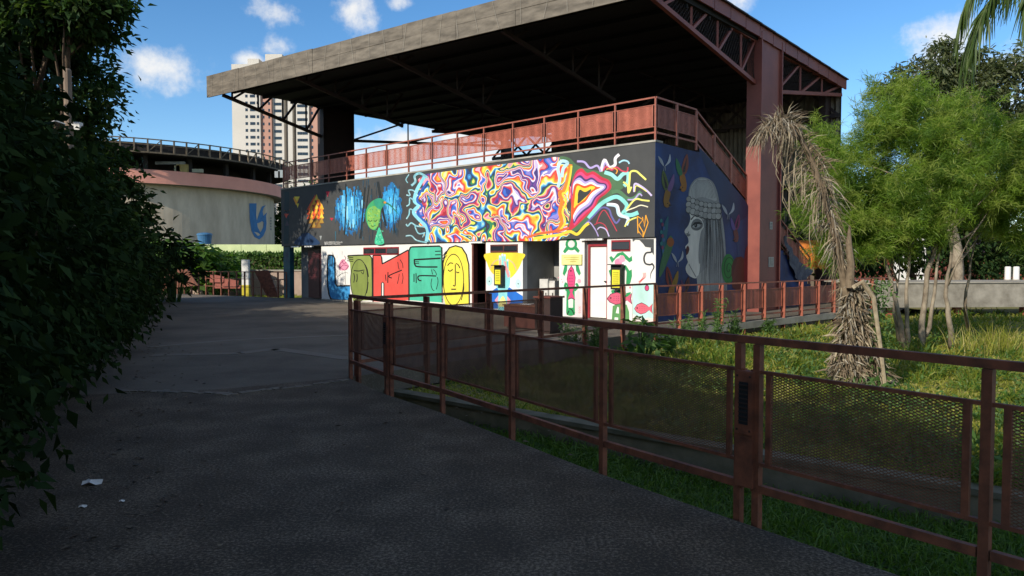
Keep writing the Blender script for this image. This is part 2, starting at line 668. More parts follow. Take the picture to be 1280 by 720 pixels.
# raised lawn behind a low concrete kerb wall; the ditch lies between it and the path
K = [(-1.80, 10.42), (1.08, 8.07), (2.24, 7.10), (3.95, 5.80), (6.6, 3.7), (10.6, .6), (20, -7)]
mb = MB()
lawn_poly = [(x + .06, y + .08) for x, y in K] + [(260, -60), (260, 400), (20, 400), (16, 27)] + [(x + .1, y - .1) for x, y in FAR[::-1][:4]]
mb.tri_poly([(x, y, -.32) for x, y in lawn_poly])
tag(mb.build('lawn', M['lawn']), kind='structure')
mb = MB()
kw, kc = MB(), MB()
for (x0, y0), (x1, y1) in zip(K, K[1:]):
    kw.bar((x0, y0, -.50), (x1, y1, -.50), .16, .38)
    kc.bar((x0, y0, -.285), (x1, y1, -.285), .22, .05)
kt = thing('low_wall', (2.24, 7.1, -.62), 'low concrete kerb wall with flat coping between ditch grass and lawn', 'wall')
kw.build('wall_face', mat('mossy_wall_face', (.20, .175, .125), (.10, .10, .06), rough=.95, scale=2.4, detail=10, bump=.006, bscale=25), kt)
kc.build('coping', mat('mossy_concrete', (.17, .15, .105), (.085, .085, .05), rough=.95, scale=3, detail=10, bump=.006, bscale=25), kt)

# ------------------------------------------------------------------ pavilion
C0 = Vector((3.74, 18.70, 0))
U = Vector((-.735, .678, 0)).normalized()
V_ = Vector((U.y, -U.x, 0))
ZV = Vector((0, 0, 1))


def B(t, s, h):
    return C0 + U * t + V_ * s + ZV * h


def t_px(x, s=0.0):
    """distance along the front wall of the point seen in photo column x"""
    k = (x - 640) / F
    p = C0 + V_ * s
    return (p.x - k * p.y) / (k * U.y - U.x)


def s_px(x, t=0.0):
    k = (x - 640) / F
    p = C0 + U * t
    return (k * p.y - p.x) / (V_.x - k * V_.y)


def slab(mbx, t0, t1, s0, s1, h0, h1, m=None):
    mbx.box_axes(B((t0 + t1) / 2, (s0 + s1) / 2, (h0 + h1) / 2), U * (t1 - t0) / 2, V_ * (s1 - s0) / 2, ZV * (h1 - h0) / 2, m)


pav = thing('mural_pavilion', B(9, 3, 0), 'raised open pavilion with mural covered walls and a huge dark cantilevered roof', 'building')
T1, HU, HT = 18.6, 2.22, 4.66
mb = MB()
slab(mb, 0, T1, -.08, .22, HU, HT)
upper = mb.build('upper_wall', M['charcoal'], pav)
mb = MB()
slab(mb, -.02, T1 + .02, -.10, .26, HT + .001, HT + .05)
mb.build('parapet_coping', M['concrete'], pav)

# lower wall, split at its openings (photo columns)
def lw(x0, x1, m, s0=0.0, s1=.2, h0=0.0, h1=HU - .002, name='lower_wall', ta=None, tb=None):
    q = MB()
    slab(q, t_px(x1) if ta is None else ta, t_px(x0) if tb is None else tb, s0, s1, h0, h1)
    return q.build(name, m, pav)


M['teal_end'] = mat('teal_blue_mural_paint', (.006, .028, .06), (.012, .10, .12), rough=.6, scale=1.6, detail=6)
lw(355, 362.5, M['teal_end'], tb=T1)
lower = lw(402, 591, M['white'])
seg_hand = lw(607.5, 653.5, M['white'])
seg_liz = lw(699, 730.5, M['white'])
seg_liz2 = lw(759, 790, M['white'])
seg_fish = lw(790, 818, M['white'], ta=.012)
lw(402, 591, M['concrete'], -.03, -.001, 0, .06, name='wall_footing')
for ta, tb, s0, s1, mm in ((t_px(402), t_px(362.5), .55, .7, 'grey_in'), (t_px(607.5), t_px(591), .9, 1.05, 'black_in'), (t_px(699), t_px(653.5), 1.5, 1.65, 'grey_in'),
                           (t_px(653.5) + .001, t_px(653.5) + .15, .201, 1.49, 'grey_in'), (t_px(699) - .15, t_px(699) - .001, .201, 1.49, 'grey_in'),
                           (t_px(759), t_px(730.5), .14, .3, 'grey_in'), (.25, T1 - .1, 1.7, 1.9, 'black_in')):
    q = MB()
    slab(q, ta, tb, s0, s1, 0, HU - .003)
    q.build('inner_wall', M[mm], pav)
mb = MB()
mb.prism([B(.23, .222, HT - .2), B(T1, .222, HT - .2), B(T1, 13.0, HT - .2), B(1.75, 13.0, HT - .2), B(1.75, 2.1, HT - .2), B(.23, 2.1, HT - .2)], (0, 0, .18))
mb.build('upper_deck', M['dark_steel'], pav)
mb = MB()
slab(mb, .3, T1, .221, 1.68, HU - .001, HU + .12)
mb.build('ceiling', M['grey_in'], pav)

# door, shutters, windows
d = MB(); slab(d, t_px(757.5), t_px(736.5), .07, .135, .02, 2.0)
door = d.build('door', M['doorwhite'], pav)
d = MB()
slab(d, t_px(736.5), t_px(734.4), .02, .136, 0, 2.06)
slab(d, t_px(759), t_px(757.5), .02, .136, 0, 2.06)
slab(d, t_px(757.5), t_px(736.5), .02, .134, 2.0, 2.06)
d.build('door_frame', M['redframe'], door)
d = MB(); d.lathe(B(t_px(755.5), .02, 1.02), [(0, 0), (.03, 0), (.03, .03), (0, .03)], 10)
d.build('door_handle', M['black'], door)
for xa, xb in ((374, 388.5), (389.0, 402)):
    ta, tb = t_px(xb), t_px(xa)
    d = MB(); slab(d, ta, tb, .44, .5, .03, 2.1)
    sh = d.build('shutter', M['maroon'], pav)
    d0 = MB(); slab(d0, ta + .02, tb - .02, .415, .439, 0, .055)
    sm = d0.mesh('shutter_slat', M['maroon'], B((ta + tb) / 2, .43, 0))
    for k in range(24):
        place('slat', sm, sh, B((ta + tb) / 2, .43, .06 + k * .083))


def window(xa, xb, ya, yb, npane, m_fr, name='window'):
    ta, tb = t_px(xb), t_px(xa)
    xm = (xa + xb) / 2
    h1 = on_plane(xm, ya, B(0, 0, 0), V_).z
    h0 = on_plane(xm, yb, B(0, 0, 0), V_).z
    h1 = min(h1, HU - .02)
    f = MB()
    w = .05
    slab(f, ta, tb, -.025, -.002, h0, h0 + w)
    slab(f, ta, tb, -.025, -.002, h1 - w, h1)
    for k in range(npane + 1):
        tt = ta + (tb - ta) * k / npane
        slab(f, max(ta, tt - w / 2), min(tb, tt + w / 2), -.0245, -.0025, h0 + w, h1 - w)
    fr = f.build(name, m_fr, pav)
    for k in range(npane):
        t0, t1 = ta + (tb - ta) * k / npane + w / 2, ta + (tb - ta) * (k + 1) / npane - w / 2
        g = MB()
        tilt = V_ * (-.05) if k == 0 else V_ * 0
        g.poly([B(t0, -.008, h0 + w) + tilt, B(t1, -.008, h0 + w) + tilt, B(t1, -.008, h1 - w), B(t0, -.008, h1 - w)])
        g.build('pane', M['glass'], fr)


window(455, 499, 309, 318.5, 3, M['redframe'])
window(613.5, 647.5, 305.5, 315.5, 2, M['steel'])
window(764.5, 788, 300, 314, 1, M['redframe'])

# red posts and lamps under the upper wall
f = MB()
slab(f, t_px(592.6), t_px(590.6), -.03, .16, 0, HU - .01)
slab(f, t_px(607.6), t_px(606.4), .01, .18, 0, HU - .01)
f.build('passage_frame', M['steel'], pav)
for xx in (371, 388, 597, 738, 744):
    f = MB()
    f.bar(B(t_px(xx) - .3, -.05, HU - .03), B(t_px(xx) + .3, -.05, HU - .03), .09, .05)
    f.build('tube_light', M['doorwhite'], pav)

# ---- side wall with the stair
SL = .47


def stair_h(s):
    return HT if s < 2.15 else max(0, HT - (s - 2.15) * SL)


SW = MB()
prof = [B(0, .221, 0), B(0, 12, 0)]
tops = [B(0, .221, HT)]
s = 2.15
ns = 0
while s < 11.9:
    h = stair_h(s) - .14 if s > 2.15 else HT - .02
    tops += [B(0, s, (stair_h(s - .32) if s > 2.2 else HT - .02)), B(0, s, max(.02, stair_h(s)) - .01)]
    s += .32
tops.append(B(0, 11.9, stair_h(11.6)))
SW.prism([B(0, .221, 0)] + [B(0, 11.9, 0)] + tops[::-1], U * .22)
side = SW.build('side_wall', M['navy'], pav)
mb = MB()
mb.prism([B(0, -.08, 0.0), B(0, .22, 0.0), B(0, .22, HU - .002), B(0, -.0, HU - .002), B(0, -.0, 0)], U * .0119)
mb.build('wall_corner', M['navy'], pav)
mb = MB()
mb.box_axes(B(-.002, .07, (HU + HT) / 2), U * .0015, V_ * .149, ZV * (HT - HU) / 2)
mb.build('upper_wall_end', M['navy'], pav)
st0 = MB(); slab(st0, .22, 1.7, 0, .34, -.16, -.02)
sm = st0.mesh('stair_tread', M['concrete'], B(0, 0, 0))
k = 0
s = 2.15
stair = None
while s < 11.8:
    pp = place('stair_step', sm, pav, B(0, s, stair_h(s + .3)))
    s += .32

# ------------------------------------------------------------------ fences: one design on the path, plaza, walkway and deck
PW, PH = 1.0, .56                      # panel size modelled once


def wire_panel_mesh():
    mb = MB()
    pw, ph, a = PW, PH, .5              # slanted strands, slope .5
    step = .0165
    for sgn in (1, -1):
        c = -pw * a
        while c < ph + (0 if sgn > 0 else pw * a):
            # line z = c + a x (sgn 1) or z = c - a x
            pts = []
            for x in (0, pw):
                z = c + sgn * a * x
                pts.append((x, z))
            (x0, z0), (x1, z1) = pts
            lo, hi = 0.0, 1.0
            dz = z1 - z0
            for bound, sg in ((0, 1), (ph, -1)):
                if abs(dz) > 1e-9:
                    tt = (bound - z0) / dz
                    if (dz > 0) == (sg > 0):
                        lo = max(lo, tt)
                    else:
                        hi = min(hi, tt)
            if hi - lo > .005:
                p = Vector((x0 + (x1 - x0) * lo, .001 * sgn, z0 + dz * lo))
                q = Vector((x0 + (x1 - x0) * hi, .001 * sgn, z0 + dz * hi))
                mb.bar(p, q, .0018, .0052)
            c += step
    return mb.mesh('wire_panel', M['steel'])


WIRE = wire_panel_mesh()


def perf_mat(name, c, c2, open_):
    """fine perforated sheet, its holes far below a pixel"""
    m = mat(name, c, c2, rough=.55, scale=3)
    nt = m.node_tree
    geo = [n for n in nt.nodes if n.type == 'NEW_GEOMETRY'][0]
    tcx = nn(nt, 'ShaderNodeTexCoord')
    vo = nn(nt, 'ShaderNodeTexVoronoi')
    vo.inputs['Scale'].default_value = 55
    vo.inputs['Randomness'].default_value = .15
    nt.links.new(tcx.outputs['Object'], vo.inputs['Vector'])
    al = mth(nt, 'GREATER_THAN', vo.outputs['Distance'], open_)
    nt.links.new(al, nt.nodes['Principled BSDF'].inputs['Alpha'])
    return m


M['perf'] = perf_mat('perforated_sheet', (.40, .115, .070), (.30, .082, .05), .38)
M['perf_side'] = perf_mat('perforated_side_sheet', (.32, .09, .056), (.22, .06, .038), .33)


def fence_run(parent, pts, msteel, panel, z=0.0, post_w=(.05, .05), foot=.0, hts=(1.12, .93, .37, .22), skip=(), lamp=(), first_post=True,
              rail_w=.042, frame_w=.025, mid=True, fin=False, slope_posts=True):
    """posts at pts (x, y, z base), rails between them and a framed mesh panel in each bay"""
    ht, hp1, hp0, hl = hts
    P = [Vector(p) for p in pts]
    for i, p in enumerate(P):
        a, b = P[max(i - 1, 0)], P[min(i + 1, len(P) - 1)]
        d = (b - a); d.z = 0; d.normalize()
        n = Vector((-d.y, d.x, 0))
        if i in lamp:
            for sg in (-1, 1):
                m1 = MB()
                m1.bar(p + d * .065 * sg + ZV * (-foot), p + d * .065 * sg + ZV * (ht - .025), post_w[0], post_w[1], up=d)
                m1.build('post', msteel, parent)
            continue
        if i == 0 and not first_post:
            continue
        m1 = MB()
        m1.bar(p - ZV * foot, p + ZV * (ht - .025), post_w[0], post_w[1], up=d)
        m1.build('post', msteel, parent)
    top, low, mid_ = MB(), MB(), MB()
    for a, b in zip(P, P[1:]):
        top.bar(a + ZV * ht, b + ZV * ht, rail_w, rail_w)
        d = (b - a).normalized()
        low.bar(a + ZV * hl + d * .03, b + ZV * hl - d * .03, rail_w * .85, rail_w * 1.1)
    top.build('top_rail', msteel, parent)
    low.build('bottom_rail', msteel, parent)
    for i, (a, b) in enumerate(zip(P, P[1:])):
        if i in skip:
            continue
        d = b - a
        L = d.length
        dd = d / L
        g0 = .14 if i in lamp else .085
        g1 = .14 if i + 1 in lamp else .085
        p0, p1 = a + dd * g0, b - dd * g1
        fr = MB()
        fr.bar(p0 + ZV * hp0, p0 + ZV * hp1, frame_w, frame_w * 1.3, up=dd)
        fr.bar(p1 + ZV * hp0, p1 + ZV * hp1, frame_w, frame_w * 1.3, up=dd)
        for h in (hp0, hp1):
            fr.bar(a + ZV * h + dd * .02, b + ZV * h - dd * .02, frame_w * 1.02, frame_w * .8)
        fo = fr.build('panel_frame', msteel, parent)
        pl = (p1 - p0).length
        rz = math.atan2(d.y, d.x)
        ry = -math.atan2(d.z, math.hypot(d.x, d.y))
        if panel == 'wire':
            w = place('wire_mesh', WIRE, fo, p0 + ZV * hp0, rot=(0, ry, rz), scale=(pl / PW, 1, (hp1 - hp0) / PH))
            w['kind'] = 'stuff'
        else:
            pm = MB()
            pm.poly([p0 + ZV * hp0, p1 + ZV * hp0, p1 + ZV * hp1, p0 + ZV * hp1])
            pm.build('sheet_panel', panel, fo)


# deck balustrade on the front and the side landing
rail_pts = [B(.06 + 1.25 * i, .02, HT + .04) for i in range(15)] + [B(T1 - .05, .02, HT + .04)]
pr = MB(); slab(pr, 0, .01, 0.02, .03, HT + .05, HT + .06)
bal = pr.build('balustrade', M['steel_lit'], pav)
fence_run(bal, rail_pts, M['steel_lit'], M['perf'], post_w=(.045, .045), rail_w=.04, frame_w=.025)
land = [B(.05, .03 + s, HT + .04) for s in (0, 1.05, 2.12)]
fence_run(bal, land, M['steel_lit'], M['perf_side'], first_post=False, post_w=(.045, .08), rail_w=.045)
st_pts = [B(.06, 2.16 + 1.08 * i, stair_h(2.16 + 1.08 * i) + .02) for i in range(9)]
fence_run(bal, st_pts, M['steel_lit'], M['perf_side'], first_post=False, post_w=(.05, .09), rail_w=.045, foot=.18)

# ------------------------------------------------------------------ roof, trusses, columns
RR, RL = Vector((3.63, 17.85, 0)), Vector((-12.3, 29.3, 0))     # front corners of the roof
Wd = (RL - RR); WL = Wd.length; Wd.normalize()
HR0, HR1 = 8.17, 9.02


def roof_pt(L, s, h):
    """L along the fascia from its right end, s from the fascia backwards"""
    return RR + Wd * L + V_ * s + ZV * h


def depth(L):
    return 14.0 + L * .125


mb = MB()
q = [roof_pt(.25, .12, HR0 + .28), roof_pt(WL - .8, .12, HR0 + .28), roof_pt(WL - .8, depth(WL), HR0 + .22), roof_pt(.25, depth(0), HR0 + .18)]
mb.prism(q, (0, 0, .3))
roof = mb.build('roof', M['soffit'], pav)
# corrugated underside: purlins across
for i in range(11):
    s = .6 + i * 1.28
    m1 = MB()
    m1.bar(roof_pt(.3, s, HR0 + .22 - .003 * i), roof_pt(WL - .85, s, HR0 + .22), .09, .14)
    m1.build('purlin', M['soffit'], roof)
# fascia: two courses of sheets with open joints and a darker backing
mb = MB()
mb.bar(roof_pt(.0, .06, (HR0 + HR1) / 2), roof_pt(WL, .06, (HR0 + HR1) / 2), .06, HR1 - HR0 - .04)
mb.build('fascia_backing', M['fascia'], roof)
npan = 9
pwid = WL / npan
for r in range(2):
    h0 = HR0 + (HR1 - HR0) * r / 2
    h1 = h0 + (HR1 - HR0) / 2
    for i in range(npan):
        a0, a1 = i * pwid + .004, (i + 1) * pwid - .004
        m1 = MB()
        dz = rng.uniform(-.012, .012) if r else 0
        do = rng.uniform(-.006, .006)
        lean = rng.uniform(-.008, .008)
        pts = [roof_pt(a0, do, h0 + .004), roof_pt(a1, do, h0 + .004), roof_pt(a1, do + lean, h1 - .003 + dz), roof_pt(a0, do + lean, h1 - .003 + dz * .3)]
        m1.prism(pts, V_ * .025)
        m1.build('fascia_panel', M['fascia'], roof)
wires = MB()
for i in range(26):
    a = WL * (i + .5) / 26
    wires.bar(roof_pt(a, -.028, HR0 + .03), roof_pt(a + rng.uniform(-.25, .25), -.028, HR1 - .02), .005, .007)
wires.build('lashing_wire', M['concrete'], roof)['kind'] = 'stuff'

# trusses: cantilever from the column line to the fascia and to the rear edge
HCOL = 7.12


def truss(L, mm, end=False):
    sc = 6.45 + L * (-.085) + .55        # column line, nearer the fascia on the left
    sb = depth(L) - .1
    g = MB()
    w = .12 if end else .09
    f0, f1 = roof_pt(L, .15, HR0 + .02), roof_pt(L, sc - .8, HCOL)
    b0, b1 = roof_pt(L, sc + .8, HCOL), roof_pt(L, sb, HR0 - .12)
    g.bar(f0, f1, w, .12)
    g.bar(b0, b1, w, .12)
    tf0, tf1 = roof_pt(L, .15, HR1 - .35), roof_pt(L, sc - .8, HR1 - .55)
    tb0, tb1 = roof_pt(L, sc + .8, HR1 - .55), roof_pt(L, sb, HR1 - .6)
    g.bar(tf0, tf1, w * 1.05, .22)
    g.bar(tb0, tb1, w * 1.05, .22)
    n = 4
    for k in range(n):
        a, b = (k + .35) / n, (k + 1.0) / n
        bot, tp = f0.lerp(f1, a), tf0.lerp(tf1, b)
        g.bar(bot, tp, w * .7, .08)
        g.bar(tf0.lerp(tf1, a), bot, w * .6, .06)
    for k in range(3):
        a, b = k / 3, (k + 1) / 3
        g.bar(b0.lerp(b1, a), tb0.lerp(tb1, b), w * .7, .08)
        g.bar(tb0.lerp(tb1, b), b0.lerp(b1, b), w * .6, .06)
    return g.build('truss', mm, roof), sc, (f0, f1, tf0, tf1, b0, b1, tb0, tb1)


corners = None
for i in range(5):
    L = .35 + (WL - 1.2) * i / 4
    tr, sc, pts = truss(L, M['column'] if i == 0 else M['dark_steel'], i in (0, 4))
    if i in (0, 4):
        w8 = MB()
        f0, f1, tf0, tf1, b0, b1, tb0, tb1 = pts
        if i == 0:
            corners = pts
            # chicken wire stretched over the end truss, fine strands
            for (a0, a1, c0, c1) in ((f0, f1, tf0, tf1), (b0, b1, tb0, tb1)):
                for k in range(46):
                    u0, u1 = k / 46, min(1, (k + 5) / 46)
                    w8.bar(a0.lerp(a1, u0), c0.lerp(c1, u1), .006, .008)
                    w8.bar(a0.lerp(a1, u1), c0.lerp(c1, u0), .006, .008)
            ww = w8.build('wire_netting', M['dark_steel'], tr)
            ww['kind'] = 'stuff'
        # column: wide welded box with flanges
        cm = M['column'] if i == 0 else M['dark_steel']
        c = MB()
        p0, p1 = roof_pt(L, sc - .75, 0), roof_pt(L, sc + .75, 0)
        for sg in (-1, 1):
            pc = roof_pt(L, sc + sg * .78, 0)
            c.box_axes(pc + ZV * (HR1 - .35) / 2, U * .24, V_ * .03, ZV * (HR1 - .35) / 2)
        c.box_axes(roof_pt(L, sc, 0) + ZV * (HR1 - .35) / 2, U * .16, V_ * .749, ZV * (HR1 - .35) / 2)
        cobj = c.build('column', cm, pav)
        if i == 0:
            SC0 = sc
# edge cladding sheets over the right roof edge
for i in range(14):
    m1 = MB()
    s0 = .1 + i * (depth(0) - .2) / 14
    s1 = .1 + (i + 1) * (depth(0) - .2) / 14 - .03
    hh = HR1 - .02 - (.42 * (i + .5) / 14)
    p = [roof_pt(.12, s0, hh - .36), roof_pt(.12, s1, hh - .37), roof_pt(.12, s1, hh - .02), roof_pt(.12, s0, hh)]
    m1.prism(p, Wd * .05)
    m1.build('edge_sheet', M['column'], roof)
    m1 = MB()
    m1.box_axes((p[2] + p[3]) / 2 + ZV * .02 + Wd * .3, Wd * .38, (p[2] - p[3]) / 2 * 1.01, ZV * .02)
    m1.build('roof_sheet', M['dark_steel'], roof)
# rear lattice beams and columns between the open back and the sky
for i in range(4):
    La = .35 + (WL - 1.2) * i / 4
    Lb = .35 + (WL - 1.2) * (i + 1) / 4
    sb = depth(La) - .25
    g = MB()
    g.bar(roof_pt(La, sb, 7.25), roof_pt(Lb, sb, 7.25), .1, .16)
    for k in range(4):
        a, b = La + (Lb - La) * k / 4, La + (Lb - La) * (k + 1) / 4
        g.bar(roof_pt(a, sb, 7.25), roof_pt(b, sb, 8.3), .06, .1)
        g.bar(roof_pt(b, sb, 7.25), roof_pt(a, sb, 8.3), .06, .1)
    g.build('lattice_beam', M['dark_steel'], roof)
for L in (.8, 6.2, WL - 1.6):
    g = MB()
    pc = roof_pt(L, depth(L) - .5, 0)
    g.box_axes(pc + ZV * 4.1, Wd * .12, V_ * .3, ZV * 4.1)
    g.build('rear_column', M['dark_steel'], pav)
# corrugated rear screen behind the stair side
scr = MB()
ta, tb = -.2, 14.4
n = 146
for k in range(n):
    a, b = ta + (tb - ta) * k / n, ta + (tb - ta) * (k + 1) / n
    o0, o1 = (.05, -.05) if k % 2 else (-.05, .05)
    scr.poly([B(a, 13.2 + o0, HT - 4.2), B(b, 13.2 + o1, HT - 4.2), B(b, 13.2 + o1, 8.36), B(a, 13.2 + o0, 8.36)])
M['screen'] = mat('rear_screen_sheet', (.20, .165, .13), (.13, .105, .08), rough=.8, scale=3)
scr.build('rear_screen', M['screen'], pav)
# handrail frames standing on the deck, seen against the sky
g = MB()
for (ta, sa, tb) in ((9.2, 6.5, 12.6), (5.6, 7.5, 9.0)):
    for h in (.5, 1.05):
        g.bar(B(ta, sa, HT + h), B(tb, sa + .5, HT + h), .04, .05)
    for k in range(4):
        tt = ta + (tb - ta) * k / 3
        g.bar(B(tt, sa + .5 * k / 3, HT), B(tt, sa + .5 * k / 3, HT + 1.07), .05, .05, up=U)
g.build('inner_handrail', M['dark_steel'], pav)
# plaques on the column face
cf = roof_pt(.35, SC0, 0) - U * .162
for (x, y, w, h) in ((963.5, 282, .22, .24), (963.5, 327.5, .40, .32)):
    pp = on_plane(x, y, cf, -U)
    g = MB(); g.box_axes(pp - U * .008, V_ * w / 2, ZV * h / 2, U * .008)
    pq = g.build('plaque', mat('plaque_metal', (.36, .35, .32), (.26, .25, .23), rough=.4, scale=9), pav)
    g = MB()
    for k in range(4):
        g.box_axes(pp - U * .0175 + ZV * (h * .3 - k * h * .2), V_ * w * .36, ZV * .008, U * .0008)
    g.build('plaque_text', M['black'], pq)
# ------------------------------------------------------------------ murals
def proj_up(x, y, off):
    return on_plane(x, y, B(0, -.08 - off, 0), V_)


def proj_lo(x, y, off):
    return on_plane(x, y, B(0, -off, 0), V_)


def proj_side(x, y, off):
    return on_plane(x, y, B(-off, 0, 0), U)


ZA, ZB, ZC = (340, 220, 4.2375), (480, 190, 6.0), (640, 180, 5.537)
ZD, ZE, ZF, ZG = (400, 290, 6.4), (580, 290, 6.0), (690, 290, 6.0), (810, 180, 3.13)
BLK = '#141414'

# --- swirling colour bands: contour lines of a warped field
sw = bpy.data.materials.new('swirl_mural_paint')
sw.use_nodes = True
nt = sw.node_tree
bs = nt.nodes['Principled BSDF']
bs.inputs['Roughness'].default_value = .6
geo = nn(nt, 'ShaderNodeNewGeometry')
dt = nn(nt, 'ShaderNodeVectorMath', operation='DOT_PRODUCT')
nt.links.new(geo.outputs['Position'], dt.inputs[0]); dt.inputs[1].default_value = U
sz = nn(nt, 'ShaderNodeSeparateXYZ'); nt.links.new(geo.outputs['Position'], sz.inputs[0])
cb = nn(nt, 'ShaderNodeCombineXYZ')
nt.links.new(mth(nt, 'MULTIPLY', dt.outputs['Value'], .95), cb.inputs[0]); nt.links.new(mth(nt, 'MULTIPLY', sz.outputs['Z'], 1.08), cb.inputs[1])
w1 = nn(nt, 'ShaderNodeTexNoise')
w1.inputs['Scale'].default_value = 1.5; w1.inputs['Detail'].default_value = 1.0
nt.links.new(cb.outputs[0], w1.inputs['Vector'])
vs1 = nn(nt, 'ShaderNodeVectorMath', operation='SUBTRACT')
nt.links.new(w1.outputs['Color'], vs1.inputs[0]); vs1.inputs[1].default_value = (.5, .5, .5)
vs2 = nn(nt, 'ShaderNodeVectorMath', operation='SCALE')
nt.links.new(vs1.outputs[0], vs2.inputs[0]); vs2.inputs['Scale'].default_value = 1.15
va = nn(nt, 'ShaderNodeVectorMath', operation='ADD')
nt.links.new(cb.outputs[0], va.inputs[0]); nt.links.new(vs2.outputs[0], va.inputs[1])
w2 = nn(nt, 'ShaderNodeTexNoise')
w2.inputs['Scale'].default_value = 1.2; w2.inputs['Detail'].default_value = .35; w2.inputs['Distortion'].default_value = .7
nt.links.new(va.outputs[0], w2.inputs['Vector'])
fr = mth(nt, 'FRACT', mth(nt, 'MULTIPLY', w2.outputs['Fac'], 2.9))
pal = ['#2a3f9c', '#3c6fd0', '#8f86d6', '#f7f3f0', '#f4b6c8', '#d8322e', '#e8503a', '#f0802a', '#f7b53a', '#fbe04a', '#fdf0b0',
       '#7ccfe6', '#2f86c8', '#1f3f76', '#33363d', '#2f8a58', '#f3e25a', '#f4a9b8', '#d04a5a', '#b02a3c', '#6a3f90', '#3c3478', '#c8b8ea', '#f2f0ea', '#f08a8a', '#c8283c']
rp = nn(nt, 'ShaderNodeValToRGB')
rp.color_ramp.interpolation = 'CONSTANT'
els = rp.color_ramp.elements
for i, h in enumerate(pal):
    pos = i / len(pal)
    e = els[i] if i < 2 else els.new(pos)
    e.position = pos
    e.color = (*[k * .88 for k in lin(h)], 1)
nt.links.new(fr, rp.inputs['Fac'])
gn = nn(nt, 'ShaderNodeTexNoise')
gn.inputs['Scale'].default_value = 2.6; gn.inputs['Detail'].default_value = 12
nt.links.new(geo.outputs['Position'], gn.inputs['Vector'])
gm = nn(nt, 'ShaderNodeMapRange')
gm.inputs['From Min'].default_value, gm.inputs['From Max'].default_value = .35, .8
gm.inputs['To Min'].default_value, gm.inputs['To Max'].default_value = 1.0, .68
nt.links.new(gn.outputs['Fac'], gm.inputs['Value'])
gx = nn(nt, 'ShaderNodeVectorMath', operation='SCALE')
nt.links.new(rp.outputs['Color'], gx.inputs[0]); nt.links.new(gm.outputs['Result'], gx.inputs['Scale'])
nt.links.new(gx.outputs[0], bs.inputs['Base Color'])

p = Paint(proj_up, (0, 0, 1))
top = [(x, 238 - .129 * (x - 355) + 2.5) for x in (530, 545, 560, 580, 600, 620, 640, 660, 680, 697)]
right = [(712, 203), (716, 214), (708, 225), (716, 240), (708, 258), (716, 270), (709, 283), (712, 293), (702, 298)]
bot = [(x, 304 - .02 * (x - 530) - rng.uniform(0, 1.5)) for x in (690, 670, 650, 630, 610, 590, 570, 550, 536)]
left = [(530, 293), (533, 286), (523, 282), (527, 275), (521, 271), (517, 264), (521, 257), (528, 252), (519, 245), (523, 237), (529, 233), (522, 226), (528, 220)]
p.z = (0, 0, 1)
p.fill(top + right + bot + left, sw, True)
p.z = ZB
CY, WH, LV = '#8fdcec', '#eef4f4', '#b9a8e0'
p.stroke([(310, 175), (280, 225), (245, 290), (228, 365), (258, 400), (222, 450), (258, 500), (300, 540), (328, 590), (318, 672)], 26, CY)
p.stroke([(330, 215), (300, 260), (262, 320), (250, 370), (285, 405), (250, 455), (285, 500), (325, 540), (345, 600)], 16, '#2f5fb8')
for pts, w in (([(330, 195), (270, 160), (230, 180), (235, 222), (205, 252)], 16), ([(187, 168), (165, 205), (178, 232)], 7),
               ([(255, 330), (222, 290), (185, 288), (195, 325), (168, 322)], 9), ([(230, 368), (195, 345), (190, 390), (168, 407)], 9),
               ([(230, 445), (195, 428), (188, 468), (168, 502)], 9), ([(300, 560), (245, 555), (205, 532), (178, 555), (166, 540)], 10),
               ([(310, 605), (262, 612), (238, 575), (232, 545)], 9), ([(322, 680), (245, 662), (205, 628), (163, 630)], 9),
               ([(300, 610), (290, 640)], 6)):
    p.stroke(pts, w, CY, up=False)
    p.stroke(pts, w * .45, WH)
p.z = ZC
nest = [('#4f7350', [(330, 92), (395, 96), (450, 145), (530, 175), (610, 188), (690, 212), (765, 245), (772, 300), (730, 328), (660, 378), (604, 430), (560, 492), (500, 562), (440, 604), (385, 612), (398, 500), (415, 350), (405, 190)]),
        ('#c9334a', [(436, 205), (480, 168), (520, 200), (565, 190), (622, 228), (672, 252), (688, 300), (655, 342), (604, 382), (574, 440), (532, 482), (482, 532), (430, 580), (392, 596), (414, 480), (404, 330)]),
        ('#d94a80', [(432, 232), (476, 192), (516, 222), (560, 210), (612, 246), (658, 264), (670, 302), (640, 338), (592, 376), (562, 434), (516, 474), (470, 520), (428, 562), (422, 430), (408, 330)]),
        ('#47376f', [(430, 250), (472, 215), (511, 245), (553, 231), (602, 264), (648, 275), (657, 305), (622, 340), (581, 374), (551, 428), (500, 468), (460, 508), (425, 548), (430, 430), (413, 330)]),
        ('#b7a5e2', [(427, 262), (468, 232), (508, 260), (552, 246), (596, 274), (640, 281), (646, 305), (610, 335), (570, 370), (540, 420), (490, 458), (450, 500), (428, 535), (430, 420), (418, 330)]),
        ('#f3eef4', [(426, 276), (462, 250), (505, 276), (548, 262), (590, 284), (630, 290), (634, 305), (598, 330), (556, 364), (526, 410), (474, 448), (436, 494), (424, 520), (424, 420), (420, 340)]),
        ('#ea5a2c', [(430, 292), (452, 272), (502, 290), (546, 277), (586, 295), (612, 302), (572, 322), (540, 352), (510, 396), (460, 432), (430, 480), (412, 520), (410, 440), (420, 350)]),
        ('#fbd43c', [(440, 320), (456, 288), (502, 306), (550, 291), (576, 302), (546, 326), (520, 360), (500, 386), (450, 422), (428, 442), (434, 370)]),
        ('#3b3e3e', [(456, 345), (470, 316), (506, 332), (546, 312), (540, 336), (500, 376), (456, 412), (456, 370)])]
for h, pts in nest:
    p.fill(pts, h, True)
